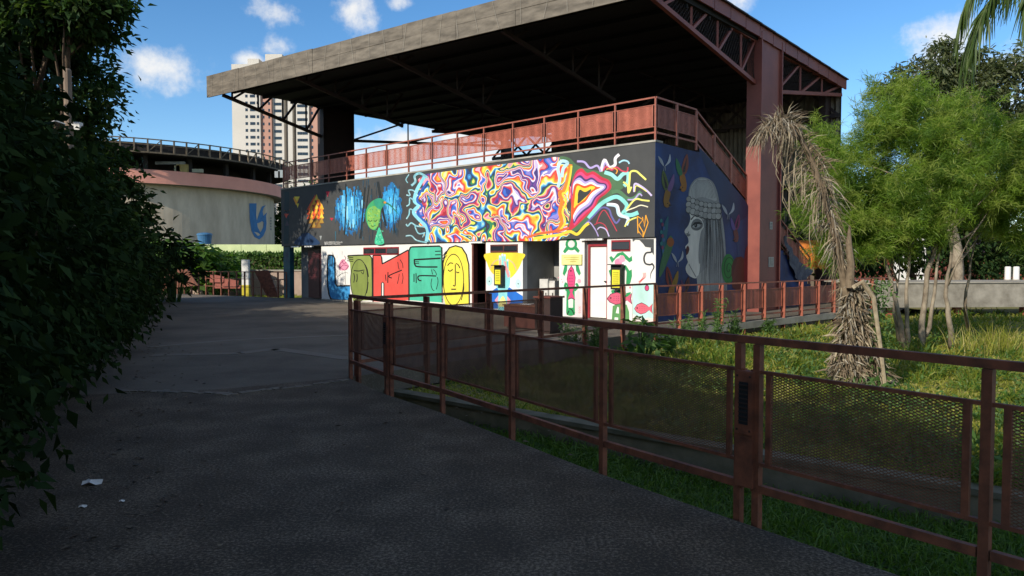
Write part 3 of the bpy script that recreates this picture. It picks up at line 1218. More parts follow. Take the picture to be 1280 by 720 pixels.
strokes = [([(310, 610), (345, 545), (330, 470), (345, 400), (330, 340), (360, 320), (385, 250), (405, 140)], 26, '#f28a2e'),
           ([(330, 600), (368, 540), (350, 470), (372, 400), (350, 345), (375, 330), (398, 250), (412, 150)], 14, '#fbdc48'),
           ([(345, 230), (355, 170), (385, 130), (340, 120), (318, 170), (330, 240), (318, 300)], 22, '#bfe6f4'),
           ([(640, 195), (690, 212), (730, 242), (768, 208), (802, 205), (802, 260), (775, 292)], 26, '#9ce4dc'),
           ([(805, 335), (813, 255), (820, 195), (858, 188), (892, 215), (928, 248)], 13, '#f1ec7a'), ([(770, 262), (800, 290), (806, 338), (826, 296)], 12, '#f1ec7a'),
           ([(615, 190), (640, 110), (672, 160), (712, 145), (715, 100), (742, 72)], 20, '#f4eef4'),
           ([(630, 178), (645, 130), (672, 172), (716, 158)], 10, LV), ([(740, 130), (770, 114), (800, 120), (812, 138)], 11, '#a9dcf0'),
           ([(632, 185), (652, 156), (690, 180), (722, 160), (760, 186), (796, 190), (802, 160)], 10, '#d8455a'), ([(652, 175), (700, 165), (728, 182), (720, 206)], 8, '#f2a53c'),
           ([(450, 120), (500, 125), (540, 165), (590, 150), (615, 192)], 14, LV), ([(845, 332), (850, 276), (892, 292), (932, 322), (967, 358)], 13, '#cfc2ea'),
           ([(850, 330), (858, 290), (892, 302), (932, 330)], 6, '#f1ec7a'),
           ([(530, 515), (600, 430), (662, 386), (730, 366), (790, 415), (790, 452), (770, 482), (822, 492), (874, 474)], 28, '#8fe2da'),
           ([(690, 335), (740, 330), (800, 378), (850, 372), (892, 330)], 26, '#55805a'), ([(800, 385), (845, 382), (880, 345), (900, 360)], 10, LV),
           ([(790, 458), (832, 402), (862, 380), (902, 388), (952, 394)], 12, '#f1ec7a'), ([(790, 462), (850, 440), (892, 424), (942, 436)], 8, '#f4f0d0'),
           ([(655, 418), (722, 430), (742, 490), (802, 512), (792, 562)], 22, '#c6e4f6'), ([(665, 412), (728, 422), (750, 482), (806, 520)], 10, '#f6f6f8'),
           ([(780, 572), (812, 530), (862, 508)], 10, '#f1ec7a'), ([(500, 562), (560, 502), (620, 442), (670, 452), (690, 502), (720, 547), (747, 518)], 12, '#6a68a8'),
           ([(585, 548), (612, 482), (642, 460), (682, 522), (726, 604)], 6, '#c93a50'), ([(570, 560), (605, 545), (640, 560), (662, 600)], 6, '#c93a50'),
           ([(590, 592), (612, 576), (650, 592), (672, 640)], 8, '#cdbfe8'), ([(480, 590), (530, 540), (575, 590), (598, 640)], 8, LV),
           ([(150, 655), (250, 640), (330, 628), (400, 606), (452, 624), (500, 572), (532, 548)], 20, '#f8da46'), ([(100, 650), (180, 622), (262, 610), (330, 600), (392, 580)], 16, '#ee6a3a')]
for pts, w, h in strokes:
    p.stroke(pts, w, h)
OR = '#f0a832'
for pts in ([(868, 498), (872, 618)], [(868, 500), (906, 524), (878, 560), (908, 612)], [(903, 505), (916, 575), (926, 492)], [(926, 492), (942, 545), (907, 644), (872, 600)], [(908, 612), (907, 644)]):
    p.stroke(pts, 7, OR, smooth=False)
p.build('swirl_mural', upper, 'swirling multicolour flame mural on charcoal ground')

# --- forest glow and the green bird figure
p = Paint(proj_up, ZA)
rr = random.Random(3)
for (cx, cy, rx, ry, n) in ((414, 190, 74, 112, 330), (632, 165, 50, 108, 260)):
    for i in range(n):
        a = rr.uniform(0, 2 * math.pi)
        q = rr.uniform(.1, 1.05)
        x, y = cx + rx * math.cos(a) * q, cy + ry * math.sin(a) * q
        l = rr.uniform(18, 55)
        c = ['#2272b0', '#35a0dc', '#52b8ea', '#74ccf2'][min(3, max(0, int((1.15 - q) * 3 + rr.uniform(-.6, .9))))]
        p.stroke([(x, y - l / 2), (x + rr.uniform(-4, 4), y), (x + rr.uniform(-5, 5), y + l / 2)], rr.uniform(7, 15), c, taper=True, up=(i % 8 == 0), k=3)
    p.off += .00006
for i in range(34):
    x, y = 415 + rr.gauss(0, 22), 185 + rr.gauss(0, 36)
    p.stroke([(x, y - 22), (x + 2, y + 22)], rr.uniform(5, 11), rr.choice(['#6fc6f0', '#8cd6f6', '#4aa8e0']), up=(i % 6 == 0))
for i in range(90):
    x = rr.choice([rr.uniform(330, 480), rr.uniform(560, 680), rr.uniform(440, 570)])
    y = rr.uniform(60, 330) if x > 560 or x < 480 else rr.choice([rr.uniform(30, 120), rr.uniform(280, 340)])
    l = rr.uniform(20, 60)
    p.stroke([(x, y - l / 2), (x + rr.uniform(-3, 3), y + l / 2)], rr.uniform(2, 5), rr.choice(['#1b4f6a', '#24506a', '#2a6f8a', '#18384a']), taper=True, up=(i % 10 == 0))
p.off += .00006
for pts, w in (([(390, 40), (392, 150), (384, 310)], 7), ([(492, 60), (482, 180), (468, 330)], 8), ([(514, 50), (500, 160), (486, 250)], 5), ([(560, 30), (578, 140), (604, 265)], 12), ([(440, 70), (436, 200)], 3), ([(650, 60), (640, 180), (652, 300)], 4)):
    p.stroke(pts, w, '#20282c')
p.fill([(580, 130), (545, 125), (512, 152), (496, 195), (500, 240), (518, 275), (545, 286), (562, 262), (572, 225), (578, 180), (592, 150)], '#3fa86c', True)
p.fill([(505, 185), (535, 160), (570, 170), (570, 225), (556, 270), (530, 282), (508, 252)], '#7cb858', True)
p.fill([(540, 128), (575, 118), (602, 138), (590, 160), (572, 176), (548, 160)], '#2f9a7a', True)
p.stroke([(585, 138), (620, 150), (650, 180), (672, 205)], 12, '#1f7a66', taper=True)
p.ell(598, 140, 7, 6, '#d88a34')
p.fill([(568, 272), (556, 300), (545, 358), (592, 358), (584, 315)], '#46c89a', True)
for i in range(70):
    x, y = rr.uniform(503, 572), rr.uniform(160, 275)
    if ((x - 538) / 34) ** 2 + ((y - 218) / 58) ** 2 < 1:
        p.stroke([(x, y), (x + 4, y + 5)], 4, rr.choice(['#a8cc62', '#2f9268', '#5cc08a', '#88b844']), up=(i % 8 == 0))
for i in range(26):
    x, y = rr.uniform(550, 588), rr.uniform(285, 352)
    p.stroke([(x, y), (x + 3, y + 6)], 4, rr.choice(['#7ee0bc', '#2f9a7a']), up=(i % 8 == 0))
p.off += .00006
p.stroke([(508, 232), (520, 240), (530, 234)], 4, '#2a4a30'); p.stroke([(538, 236), (548, 240), (556, 232)], 4, '#2a4a30'); p.stroke([(524, 262), (534, 268), (544, 262)], 3, '#2a4a30')
p.build('forest_mural', upper, 'blue forest glow mural with a green leafy bird head')

# --- orange lantern of triangles and loose triangles
p = Paint(proj_up, ZA)


def tri(cx, cy, w, h, c, down=False):
    pts = [(cx - w / 2, cy + h / 2), (cx + w / 2, cy + h / 2), (cx, cy - h / 2)]
    if down:
        pts = [(a, 2 * cy - b) for a, b in pts]
    p.fill(pts, c)


rows = [(112, 1), (136, 2), (160, 3), (184, 3), (208, 3), (232, 3), (256, 2)]
for i, (y, n) in enumerate(rows):
    for k in range(n):
        x = 233 + (k - (n - 1) / 2) * 27
        tri(x - 5, y + 3, 34, 34, '#e8572a' if i < 5 else '#7a5020')
        tri(x + 3, y, 24, 32, ['#fbd44a', '#f6b838', '#f29a2c'][(i + k) % 3] if i < 5 else ['#b08a34', '#8a6a2c'][k % 2])
p.build('lantern_mural', upper, 'orange and yellow lantern built of painted triangles')
p = Paint(proj_up, ZA)
tri(128, 135, 34, 40, '#f0a030', True); tri(132, 122, 30, 26, '#fbe04a', True); tri(136, 158, 14, 24, '#fbe04a', True)
p.build('painted_triangle', upper)
p = Paint(proj_up, ZA)
tri(78, 192, 30, 26, '#f08a2c', True); tri(76, 212, 26, 24, '#d8503c', True); tri(80, 248, 22, 30, '#4a3f50')
p.build('painted_triangle', upper)
for args in ((295, 97, 20, 30, '#e0304a', True), (316, 230, 20, 16, '#c8283c', True), (258, 330, 12, 26, '#9aa0a0', True)):
    p = Paint(proj_up, ZA)
    tri(*args)
    p.build('painted_triangle', upper)
p = Paint(proj_up, ZA)
p.fill([(66, 80), (92, 84), (88, 358), (62, 360)], '#12343e')
p.build('painted_edge', upper)
p = Paint(proj_up, ZA)
p.fill([(120, 362), (150, 318), (185, 300), (222, 322), (250, 362)], '#14355c', True)
p.build('painted_mound', upper)
p = Paint(proj_up, ZA)
for r_ in range(2):
    x = 277 + r_ * 2
    for k in range(16 - r_ * 2):
        y0 = 348 + r_ * 9
        xx = x + k * 6
        ch = rr.choice([[(0, 6), (0, 0), (4, 0), (4, 6)], [(0, 0), (0, 6), (4, 6)], [(4, 0), (0, 0), (0, 6), (4, 6)], [(0, 6), (2, 0), (4, 6)], [(0, 0), (4, 0), (2, 0), (2, 6)]])
        p.stroke([(xx + a, y0 + b) for a, b in ch], 1.6, '#d8d8d4', smooth=False, up=False)
sg_ = p.build('signature', upper)
sg_['kind'] = 'stuff'

# --- lower wall figures
p = Paint(proj_lo, ZD)
p.fill([(66, 185), (105, 187), (118, 215), (122, 425), (240, 430), (240, 545), (110, 540), (78, 515), (62, 430)], '#3c9ad8')
p.stroke([(66, 185), (60, 300), (62, 430), (78, 515), (110, 542), (240, 547)], 12.2, BLK)
p.stroke([(66, 185), (105, 187), (118, 215), (122, 410), (135, 432), (240, 430)], 12.2, BLK, smooth=False)
for x in (80, 98):
    p.stroke([(x, 190), (x - 1, 275)], 8.1, BLK, smooth=False)
p.build('painted_arm', lower, 'blue arm with raised hand painted in black outline')
p = Paint(proj_lo, ZD)
p.fill([(150, 275), (160, 240), (185, 215), (205, 235), (230, 270), (215, 300), (180, 308), (155, 300)], '#e89ab4', True)
for q in ([(150, 270), (175, 240), (205, 215), (195, 190)], [(160, 300), (185, 265), (230, 275)], [(140, 265), (165, 285), (200, 305), (230, 270)], [(175, 225), (190, 255), (210, 240)]):
    p.stroke(q, 4, '#8a3058')
p.stroke([(200, 310), (203, 420)], 3, '#5a5a58', smooth=False); p.stroke([(140, 360), (170, 335), (205, 325), (225, 330)], 3, '#5a5a58')
p.build('painted_rose', lower, 'small pink line-drawn rose')
p = Paint(proj_lo, ZD)
p.fill([(218, 188), (395, 184), (415, 205), (420, 545), (262, 552), (240, 250)], '#8a9a4e')
p.stroke([(222, 190), (300, 186), (395, 184), (415, 210), (420, 400), (420, 545)], 10.8, BLK, smooth=False)
for y in (203, 218, 233):
    p.stroke([(218, y - 4), (240, y), (266, y + 2)], 6.8, BLK)
p.ell(313, 388, 72, 172, BLK, 32); p.ell(313, 388, 66, 165, '#7f8f46', 32)
p.stroke([(270, 308), (310, 312), (345, 305)], 8.1, BLK); p.stroke([(270, 330), (276, 365), (270, 405)], 6.8, BLK); p.stroke([(296, 335), (298, 370), (292, 400)], 6.8, BLK)
p.stroke([(330, 320), (345, 335), (352, 300)], 5.4, BLK); p.stroke([(385, 400), (380, 450), (372, 490)], 6.8, BLK); p.stroke([(360, 260), (378, 300), (388, 360)], 6.8, BLK)
p.build('painted_face', lower, 'olive green long face painted in black outline')
p = Paint(proj_lo, ZD)
RD = '#e8564c'
p.fill([(422, 188), (485, 188), (497, 258), (706, 145), (708, 545), (515, 556), (510, 405), (492, 405), (492, 560), (424, 555)], RD)
p.stroke([(422, 186), (486, 187), (493, 205), (498, 256)], 10.8, BLK, smooth=False); p.stroke([(498, 256), (706, 144)], 10.8, BLK, smooth=False)
p.stroke([(491, 560), (491, 410), (500, 400), (511, 412), (511, 560)], 8.1, BLK, smooth=False)
p.stroke([(655, 305), (560, 345), (556, 362), (575, 368)], 9.5, BLK); p.stroke([(544, 320), (542, 408)], 8.1, BLK); p.stroke([(523, 340), (528, 390)], 6.8, BLK)
p.stroke([(622, 240), (628, 280), (634, 300)], 5.4, BLK); p.stroke([(640, 220), (660, 255), (664, 290)], 5.4, BLK); p.stroke([(634, 335), (628, 375), (618, 415)], 5.4, BLK); p.stroke([(660, 330), (664, 370), (656, 415)], 5.4, BLK)
p.stroke([(424, 560), (424, 190)], 9.5, BLK, smooth=False)
p.build('painted_face', lower, 'coral red sideways face painted in black outline')
p = Paint(proj_lo, ZD)
p.fill([(712, 140), (735, 118), (955, 112), (976, 130), (979, 565), (714, 545)], '#4cc0a0')
p.stroke([(712, 548), (711, 150), (725, 122), (740, 119), (955, 113), (974, 125), (978, 300), (979, 565)], 12.2, BLK, smooth=False)
for y in (155, 183):
    p.stroke([(920, y), (966, y - 2)], 8.1, BLK, smooth=False)
p.stroke([(750, 222), (965, 210)], 13.5, BLK, smooth=False); p.stroke([(940, 280), (790, 278), (760, 262), (754, 222)], 12.2, BLK)
for y in (238, 252):
    p.stroke([(762, y), (792, y + 1)], 6.8, BLK, smooth=False)
p.stroke([(930, 352), (800, 350), (784, 372), (796, 388), (812, 388)], 10.8, BLK); p.stroke([(752, 335), (752, 400)], 8.1, BLK); p.stroke([(768, 330), (770, 408)], 8.1, BLK)
p.stroke([(892, 300), (896, 320), (902, 340)], 5.4, BLK); p.stroke([(905, 300), (922, 315), (934, 345)], 5.4, BLK)
p.stroke([(895, 372), (888, 420), (900, 460), (915, 470)], 5.4, BLK); p.stroke([(938, 360), (944, 400), (930, 460)], 5.4, BLK)
p.build('painted_face', lower, 'teal sideways face with a folded arm painted in black outline')
p = Paint(proj_lo, ZD)
YL = '#f2e24e'
arch = [(984, 420), (984, 250), (1000, 180), (1036, 125), (1085, 110), (1135, 125), (1170, 180), (1190, 260), (1194, 420), (1193, 582), (1060, 582), (1010, 560), (988, 500)]
p.fill([(984, 582)] + arch[:9] + [(1193, 582)], YL)
p.fill([(976, 582), (1004, 582), (988, 520), (984, 440), (976, 440)], '#d8d6d0')
p.stroke(arch[:9] + [(1194, 582)], 10.8, BLK, smooth=False)
p.ell(1068, 382, 84, 208, BLK, 36); p.ell(1068, 382, 78, 201, YL, 36)
for k in range(3):
    p.stroke([(984, 235 - k * 22), (1000, 205 - k * 20), (1018, 185 - k * 18)], 5.4, BLK)
p.stroke([(1020, 270), (1040, 248), (1066, 252)], 8.1, BLK); p.stroke([(1086, 252), (1105, 262), (1120, 290)], 8.1, BLK)
p.stroke([(1024, 302), (1040, 314), (1062, 298)], 8.1, BLK); p.stroke([(1090, 318), (1102, 326), (1114, 322)], 8.1, BLK)
p.stroke([(1082, 258), (1082, 410), (1076, 432), (1064, 425)], 8.1, BLK); p.stroke([(1050, 458), (1088, 458)], 9.5, BLK, smooth=False)
p.stroke([(1150, 410), (1148, 470), (1130, 545)], 6.8, BLK)
p.build('painted_face', lower, 'yellow oval face with closed eyes painted in black outline')

# --- hand panel
p = Paint(proj_lo, ZE)
p.fill([(166, 155), (440, 155), (440, 612), (166, 612)], '#e9eeee')
p.fill([(168, 160), (440, 160), (436, 215), (400, 290), (350, 345), (300, 350), (250, 335), (205, 300), (172, 230)], '#f7dc3c', True)
p.stroke([(190, 280), (225, 225), (265, 205)], 10, '#e8c48a'); p.stroke([(330, 205), (370, 235), (395, 290)], 10, '#e8c48a')
p.fill([(166, 470), (250, 415), (262, 425), (262, 575), (166, 575)], '#1f6fd0'); p.fill([(340, 415), (440, 480), (440, 598), (318, 590), (318, 430)], '#1f6fd0')
p.fill([(230, 512), (262, 470), (262, 555)], '#f0a0b8'); p.fill([(318, 472), (356, 520), (318, 556)], '#f0a0b8')
HC = '#8fdce4'
p.fill([(236, 300), (262, 280), (335, 285), (346, 330), (342, 400), (325, 445), (318, 612), (258, 608), (258, 445), (240, 410), (228, 360)], HC, True, 3)
for x0, x1, yt, c in ((262, 276, 172, HC), (280, 296, 160, HC), (298, 313, 163, HC), (318, 334, 200, '#6ec8cc')):
    p.fill([(x0, yt + 8), ((x0 + x1) / 2, yt), (x1, yt + 8), (x1, 300), (x0, 300)], c)
    p.fill([(x0 + 2, yt + 8), ((x0 + x1) / 2, yt + 2), (x1 - 2, yt + 8), (x1 - 2, yt + 20), (x0 + 2, yt + 20)], '#dff2f2')
p.fill([(264, 215), (276, 205), (276, 275), (264, 280)], '#f0a0a8'); p.fill([(300, 215), (313, 225), (345, 330), (330, 345), (312, 290)], '#f0a0a8'); p.fill([(240, 290), (255, 280), (258, 320), (244, 330)], '#f0a0a8')
p.ell(190, 368, 22, 36, '#bfe6e6'); p.ell(406, 388, 22, 36, '#bfe6e6'); p.ell(190, 370, 4, 6, '#3a3a3a'); p.ell(406, 388, 4, 6, '#3a3a3a')
p.fill([(262, 530), (292, 480), (316, 530), (312, 575), (268, 575)], '#f6ee9a', True)
p.fill([(262, 560), (316, 560), (316, 612), (262, 612)], HC)
p.build('painted_hand', seg_hand, 'raised pale blue hand painted on a yellow half disc')

# --- lizard pilasters, fish
GR, DG = '#2c9a5c', '#1f7a48'


def fish(p, cx, cy, L, H, c, flip=1, vertical=False):
    prof = [(-.5, 0), (-.35, -.35), (-.1, -.5), (.15, -.32), (.3, -.12), (.5, -.42), (.46, 0), (.5, .42), (.3, .12), (.1, .36), (-.15, .46), (-.38, .28)]

    def tr(a, b):
        return (cx + b * H, cy + a * L) if vertical else (cx + flip * a * L, cy + b * H)
    p.fill([tr(a * 1.06, b * 1.12) for a, b in prof], '#4a2040')
    p.fill([tr(a, b) for a, b in prof], c)
    for i in range(5):
        for j in range(3):
            a, b = -.22 + i * .09, -.2 + j * .17
            x, y = tr(a, b)
            p.ell(x, y, max(2, L * .018), max(2, H * .03), '#8a2a58', 8)
    x, y = tr(-.36, -.06)
    p.ell(x, y, 6, 6, '#1a1418', 10)


p = Paint(proj_lo, ZF)
p.fill([(200, 640), (238, 480), (238, 640)], '#cfe6dc'); p.fill([(58, 300), (120, 420), (58, 560)], '#d6ebe4'); p.fill([(130, 640), (190, 430), (236, 470), (236, 640)], '#e8d8da')
p.ell(145, 92, 44, 46, GR); p.ell(145, 90, 26, 27, '#e4e6e0')
p.fill([(105, 110), (128, 128), (96, 162), (82, 146)], GR); p.fill([(165, 128), (185, 110), (208, 140), (196, 158)], GR)
p.fill([(95, 245), (115, 250), (112, 290), (92, 330), (80, 312)], GR); p.fill([(178, 250), (196, 245), (216, 310), (204, 328), (180, 290)], GR)
p.fill([(110, 390), (168, 390), (172, 600), (106, 600)], GR); p.fill([(122, 500), (160, 500), (158, 568), (124, 568)], '#dfe6dc')
p.stroke([(112, 440), (98, 405), (108, 380)], 18, GR); p.stroke([(168, 440), (192, 410), (180, 385)], 18, GR)
p.ell(140, 605, 34, 24, GR); p.stroke([(112, 622), (128, 590)], 8, '#14301f'); p.stroke([(168, 622), (150, 585), (130, 575)], 8, '#14301f')
fish(p, 145, 380, 245, 62, '#d8487c', vertical=True)
p.ell(204, 368, 13, 16, '#e89ab0'); p.ell(204, 368, 8, 10, '#f4d0d8'); p.ell(204, 368, 4, 5, '#d05a80')
for (x, y) in ((72, 355), (78, 375), (88, 480), (48, 342)):
    p.ell(x, y, 4, 5, '#e08aa0', 8)
for k in range(4):
    p.stroke([(200, 560 + k * 14), (207, 566 + k * 14), (214, 560 + k * 14)], 3, '#d86a80')
p.build('painted_lizard', seg_liz, 'green lizard and upright pink fish painted on white pilaster')
p = Paint(proj_lo, ZF)
p.fill([(430, 190), (445, 180), (462, 198), (490, 160), (530, 148), (560, 175), (580, 195), (598, 178), (602, 215), (580, 228), (548, 200), (515, 172), (480, 195), (450, 232)], GR)
p.ell(500, 228, 30, 30, '#f08aa8'); p.ell(525, 205, 22, 30, '#f4a0b8'); p.ell(538, 238, 14, 14, '#e8ecec')
p.fill([(425, 290), (440, 280), (448, 300), (462, 255), (505, 240), (555, 250), (580, 290), (598, 280), (600, 330), (588, 380), (572, 405), (555, 400), (560, 300), (545, 265), (480, 268), (465, 340), (440, 340)], GR)
p.ell(446, 380, 24, 32, '#f2f2ee')
for k in range(4):
    a = k * math.pi / 4
    p.stroke([(446 - 14 * math.cos(a), 380 - 18 * math.sin(a)), (446 + 14 * math.cos(a), 380 + 18 * math.sin(a))], 2.5, BLK)
p.fill([(442, 440), (460, 430), (478, 450), (500, 430), (530, 432), (548, 460), (590, 450), (590, 475), (560, 495), (540, 490), (470, 470), (452, 470)], GR)
p.fill([(455, 555), (500, 535), (560, 545), (578, 600), (580, 668), (448, 662)], '#5f9a5c'); p.fill([(478, 608), (490, 560), (502, 565), (502, 612)], '#eceee8'); p.fill([(470, 640), (496, 642), (496, 660), (468, 658)], '#eceee8')
fish(p, 505, 500, 180, 92, '#d8607c'); p.fill([(530, 440), (550, 432), (556, 470), (538, 468)], '#f0b0a8'); p.ell(585, 416, 6, 8, '#e06a80')
p.build('painted_lizard', seg_liz2, 'green lizards and a sideways pink fish painted around a black box')
p = Paint(proj_lo, ZF)
p.fill([(604, 400), (640, 395), (700, 380), (764, 400), (764, 650), (720, 640), (680, 655), (604, 610)], '#bfe8e0')
p.fill([(604, 640), (680, 660), (720, 645), (764, 655), (764, 690), (604, 668)], '#e4d6d0')
p.fill([(604, 52), (764, 52), (764, 175), (748, 150), (744, 118), (700, 112), (682, 88), (655, 60), (625, 58), (606, 74)], '#474a4b')
p.stroke([(745, 120), (744, 150), (706, 158), (690, 195), (700, 235), (735, 245), (755, 235)], 13, '#3a3c40'); p.stroke([(752, 240), (764, 265), (742, 310), (738, 350)], 14, '#3a3c40', taper=True)
for k in range(3):
    p.stroke([(683 + k * 9, 305), (684 + k * 9, 335), (664 + k * 6, 362), (648 + k * 2, 372 + k * 8)], 4, '#e06a6a')
p.ell(712, 420, 17, 24, '#4a2040'); p.ell(712, 420, 13, 19, '#d8487c')
fish(p, 686, 575, 132, 84, '#e0687a')
p.stroke([(604, 400), (604, 668)], 3, '#b8bcb8', smooth=False)
p.build('painted_fish', seg_fish, 'pink fish painted on pale mint beside a grey painted cloud edge')

# --- portrait on the side wall
p = Paint(proj_side, ZG)
p.fill([(345, 235), (402, 285), (402, 575), (355, 575), (350, 420)], mat('blue_mural_wash', (.015, .06, .16), (.012, .04, .11), rough=.6, scale=1.2), True)
p.fill([(200, 20), (245, 60), (330, 160), (395, 250), (360, 300), (300, 260), (250, 150)], mat('blue_mural_wash2', (.014, .035, .10), (.010, .022, .07), rough=.6, scale=1.2), True)
HAIR, SK = '#9a9c9a', '#efece2'
p.fill([(162, 240), (158, 205), (165, 165), (185, 138), (215, 130), (250, 145), (270, 185), (283, 250), (296, 320), (304, 410), (306, 500), (300, 600), (200, 600), (196, 500), (208, 400), (222, 330), (215, 275), (170, 262)], HAIR, True)
p.fill([(165, 215), (168, 170), (190, 142), (220, 136), (248, 152), (262, 190), (266, 222), (215, 208)], '#c4c4be', True)
p.fill([(172, 255), (212, 262), (226, 320), (218, 390), (206, 450), (200, 505), (188, 525), (165, 518), (150, 500), (148, 480), (156, 462), (150, 442), (152, 422), (146, 402), (158, 386), (156, 366), (146, 352), (144, 338), (158, 318), (166, 292), (163, 270)], SK, True, 4)
p.fill([(190, 520), (232, 480), (246, 600), (198, 600)], '#b4b4ae')
p.fill([(200, 270), (225, 330), (214, 400), (204, 470), (216, 400), (228, 320)], '#8a8c8a')
for i in range(80):
    x0 = 214 + i * .83 + rr.uniform(-1, 1)
    x1 = 204 + i * 1.24 + rr.uniform(-4, 4)
    ym = rr.uniform(340, 420)
    p.stroke([(x0 + 4, 275 + rr.uniform(-4, 8)), ((x0 + x1) / 2 + 6 + rr.uniform(-3, 3), ym), (x1, rr.uniform(470, 596))], rr.uniform(1.2, 3.2), rr.choice(['#3a3d3f', '#2c2f31', '#a8aaa9', '#b8bab8', '#8a8c8c', '#44474a']), up=(i % 6 == 0), taper=True)
p.off += .00006
for i in range(18):
    a = i / 17
    x = 168 + a * 98
    p.stroke([(x, 212), (165 + a * 80 + 8, 170), (195 + a * 40, 140)], 1.2, '#6a6c6c', up=(i % 6 == 0))
for r_, (y0, rad) in enumerate(((216, 11), (238, 13), (258, 13))):
    for k in range(8):
        a = k / 7
        x, y = 160 + a * 116, y0 + a * 26 + 8 * math.sin(a * math.pi)
        p.ell(x, y, rad, rad * 1.15, '#3f4244', 12); p.ell(x - 1, y - 1, rad - 2.2, rad - 1.4, '#b8b8b2' if (k + r_) % 2 else '#a4a49e', 12)
    p.off += .00006
p.fill([(168, 322), (176, 300), (192, 292), (210, 302), (214, 324), (196, 338), (178, 336)], '#7d7f7e', True)
p.fill([(174, 322), (183, 313), (196, 312), (206, 319), (196, 326), (182, 327)], '#b4b5b2', True); p.ell(187, 319, 6, 7.5, '#1d1f21'); p.ell(185, 317, 1.5, 2, '#b0b0b0', 8)
p.fill([(168, 324), (182, 306), (200, 304), (218, 314), (200, 313), (184, 315)], '#1a1c1e')
p.stroke([(168, 296), (184, 280), (202, 280), (218, 294)], 5, '#2c2e30', taper=True); p.stroke([(178, 331), (196, 333), (208, 324)], 2, '#3a3c3e')
p.stroke([(160, 470), (172, 492), (188, 520)], 3, '#8a8c8a'); p.fill([(206, 350), (222, 330), (214, 420), (202, 470), (198, 430)], '#9a9c9a', True)
p.fill([(150, 356), (160, 350), (166, 356), (158, 362)], '#8a8c8a', True)
p.fill([(149, 408), (156, 398), (162, 410), (158, 426), (151, 434), (149, 422)], '#5e2a2a', True); p.stroke([(149, 416), (162, 413)], 2, '#2a1414')
p.stroke([(146, 352), (156, 350), (160, 342)], 2.5, '#5a5c5c')
p.ell(314, 488, 26, 58, '#2f8a3c'); p.stroke([(316 + math.cos(t * .5) * (2 + t * .85), 490 + math.sin(t * .5) * (4 + t * 1.9)) for t in range(26)], 3.4, '#1a5426')
p.ell(352, 500, 26, 58, '#5a2c24'); p.ell(356, 502, 17, 42, '#3a1f22'); p.fill([(330, 560), (344, 470), (362, 440), (384, 470), (380, 560)], '#6a3226', True)
p.fill([(378, 430), (400, 400), (402, 560), (380, 560)], '#7a2c34', True)


def bird(cx, cy, s, c1, c2, c3, f=1):
    P = lambda pts: [(cx + f * a * s, cy + b * s) for a, b in pts]
    p.fill(P([(-10, 40), (-6, 10), (2, -10), (10, -6), (14, 12), (8, 36), (0, 52)]), c1, True)
    p.fill(P([(-4, 0), (-16, -30), (-12, -70), (0, -50), (8, -14)]), c2, True)
    p.fill(P([(4, -4), (14, -36), (26, -56), (26, -26), (16, 2)]), c3, True)
    for k in range(4):
        p.stroke(P([(-10 + k * 3, -56 + k * 9), (-3 + k * 2, -8)]), 1.8 * s, '#2a2a30', up=False)
    p.off += .00006
    p.ell(cx + f * 2 * s, cy + 46 * s, 11 * s, 12 * s, c1); p.fill(P([(8, 46), (20, 50), (8, 54)]), '#2a2420')
    p.ell(cx + f * 4 * s, cy + 44 * s, 2 * s, 2 * s, '#111111', 8)


bird(140, 120, 1.15, '#a8702a', '#8a4a38', '#3a7a50', -1); bird(72, 182, 1.15, '#9a7030', '#5a6a34', '#7a5a8a', 1)
bird(346, 335, .85, '#7a4a44', '#8a3a6a', '#6a5a9a', -1); bird(88, 560, 1.15, '#b0722c', '#8a3a2a', '#9a7a2c', 1); bird(150, 575, .8, '#7a4a28', '#6a3a2a', '#5a3a5a', -1)
p.fill([(72, 292), (80, 284), (78, 330), (70, 390), (60, 440), (52, 400), (56, 340)], '#2f6a78', True)
for k in range(9):
    p.ell(52 + (k % 3) * 5, 300 + k * 15, 5, 8, ['#3a8a8a', '#8a4a6a', '#4a6aa0'][k % 3], 10)
p.fill([(62, 420), (84, 360), (100, 380), (88, 430), (60, 500), (44, 520), (48, 470)], '#4a7a50', True); p.ell(88, 384, 14, 18, '#a8602c')
for (cx, cy, s) in ((64, 75, 1.0), (313, 265, 1.0), (115, 452, .95)):
    p.fill([(cx - 2 * s, cy + 12 * s), (cx - 16 * s, cy - 4 * s), (cx - 24 * s, cy - 28 * s), (cx - 8 * s, cy - 12 * s)], '#aab0b8', True)
    p.fill([(cx + 2 * s, cy + 12 * s), (cx + 14 * s, cy - 8 * s), (cx + 22 * s, cy - 36 * s), (cx + 24 * s, cy - 6 * s)], '#b8bec6', True)
    p.stroke([(cx, cy + 12 * s), (cx - 3, cy + 30 * s)], 2, '#9aa0a8'); p.stroke([(cx + 4, cy + 12 * s), (cx + 4, cy + 30 * s)], 2, '#9aa0a8')
for i in range(40):
    x = rr.uniform(30, 200)
    y = rr.uniform(40, 560)
    p.ell(x, y, 1.3, 1.3, '#3a4a78', 6) if False else None
p.build('portrait_mural', side, 'grey profile portrait with flower headband among painted birds')

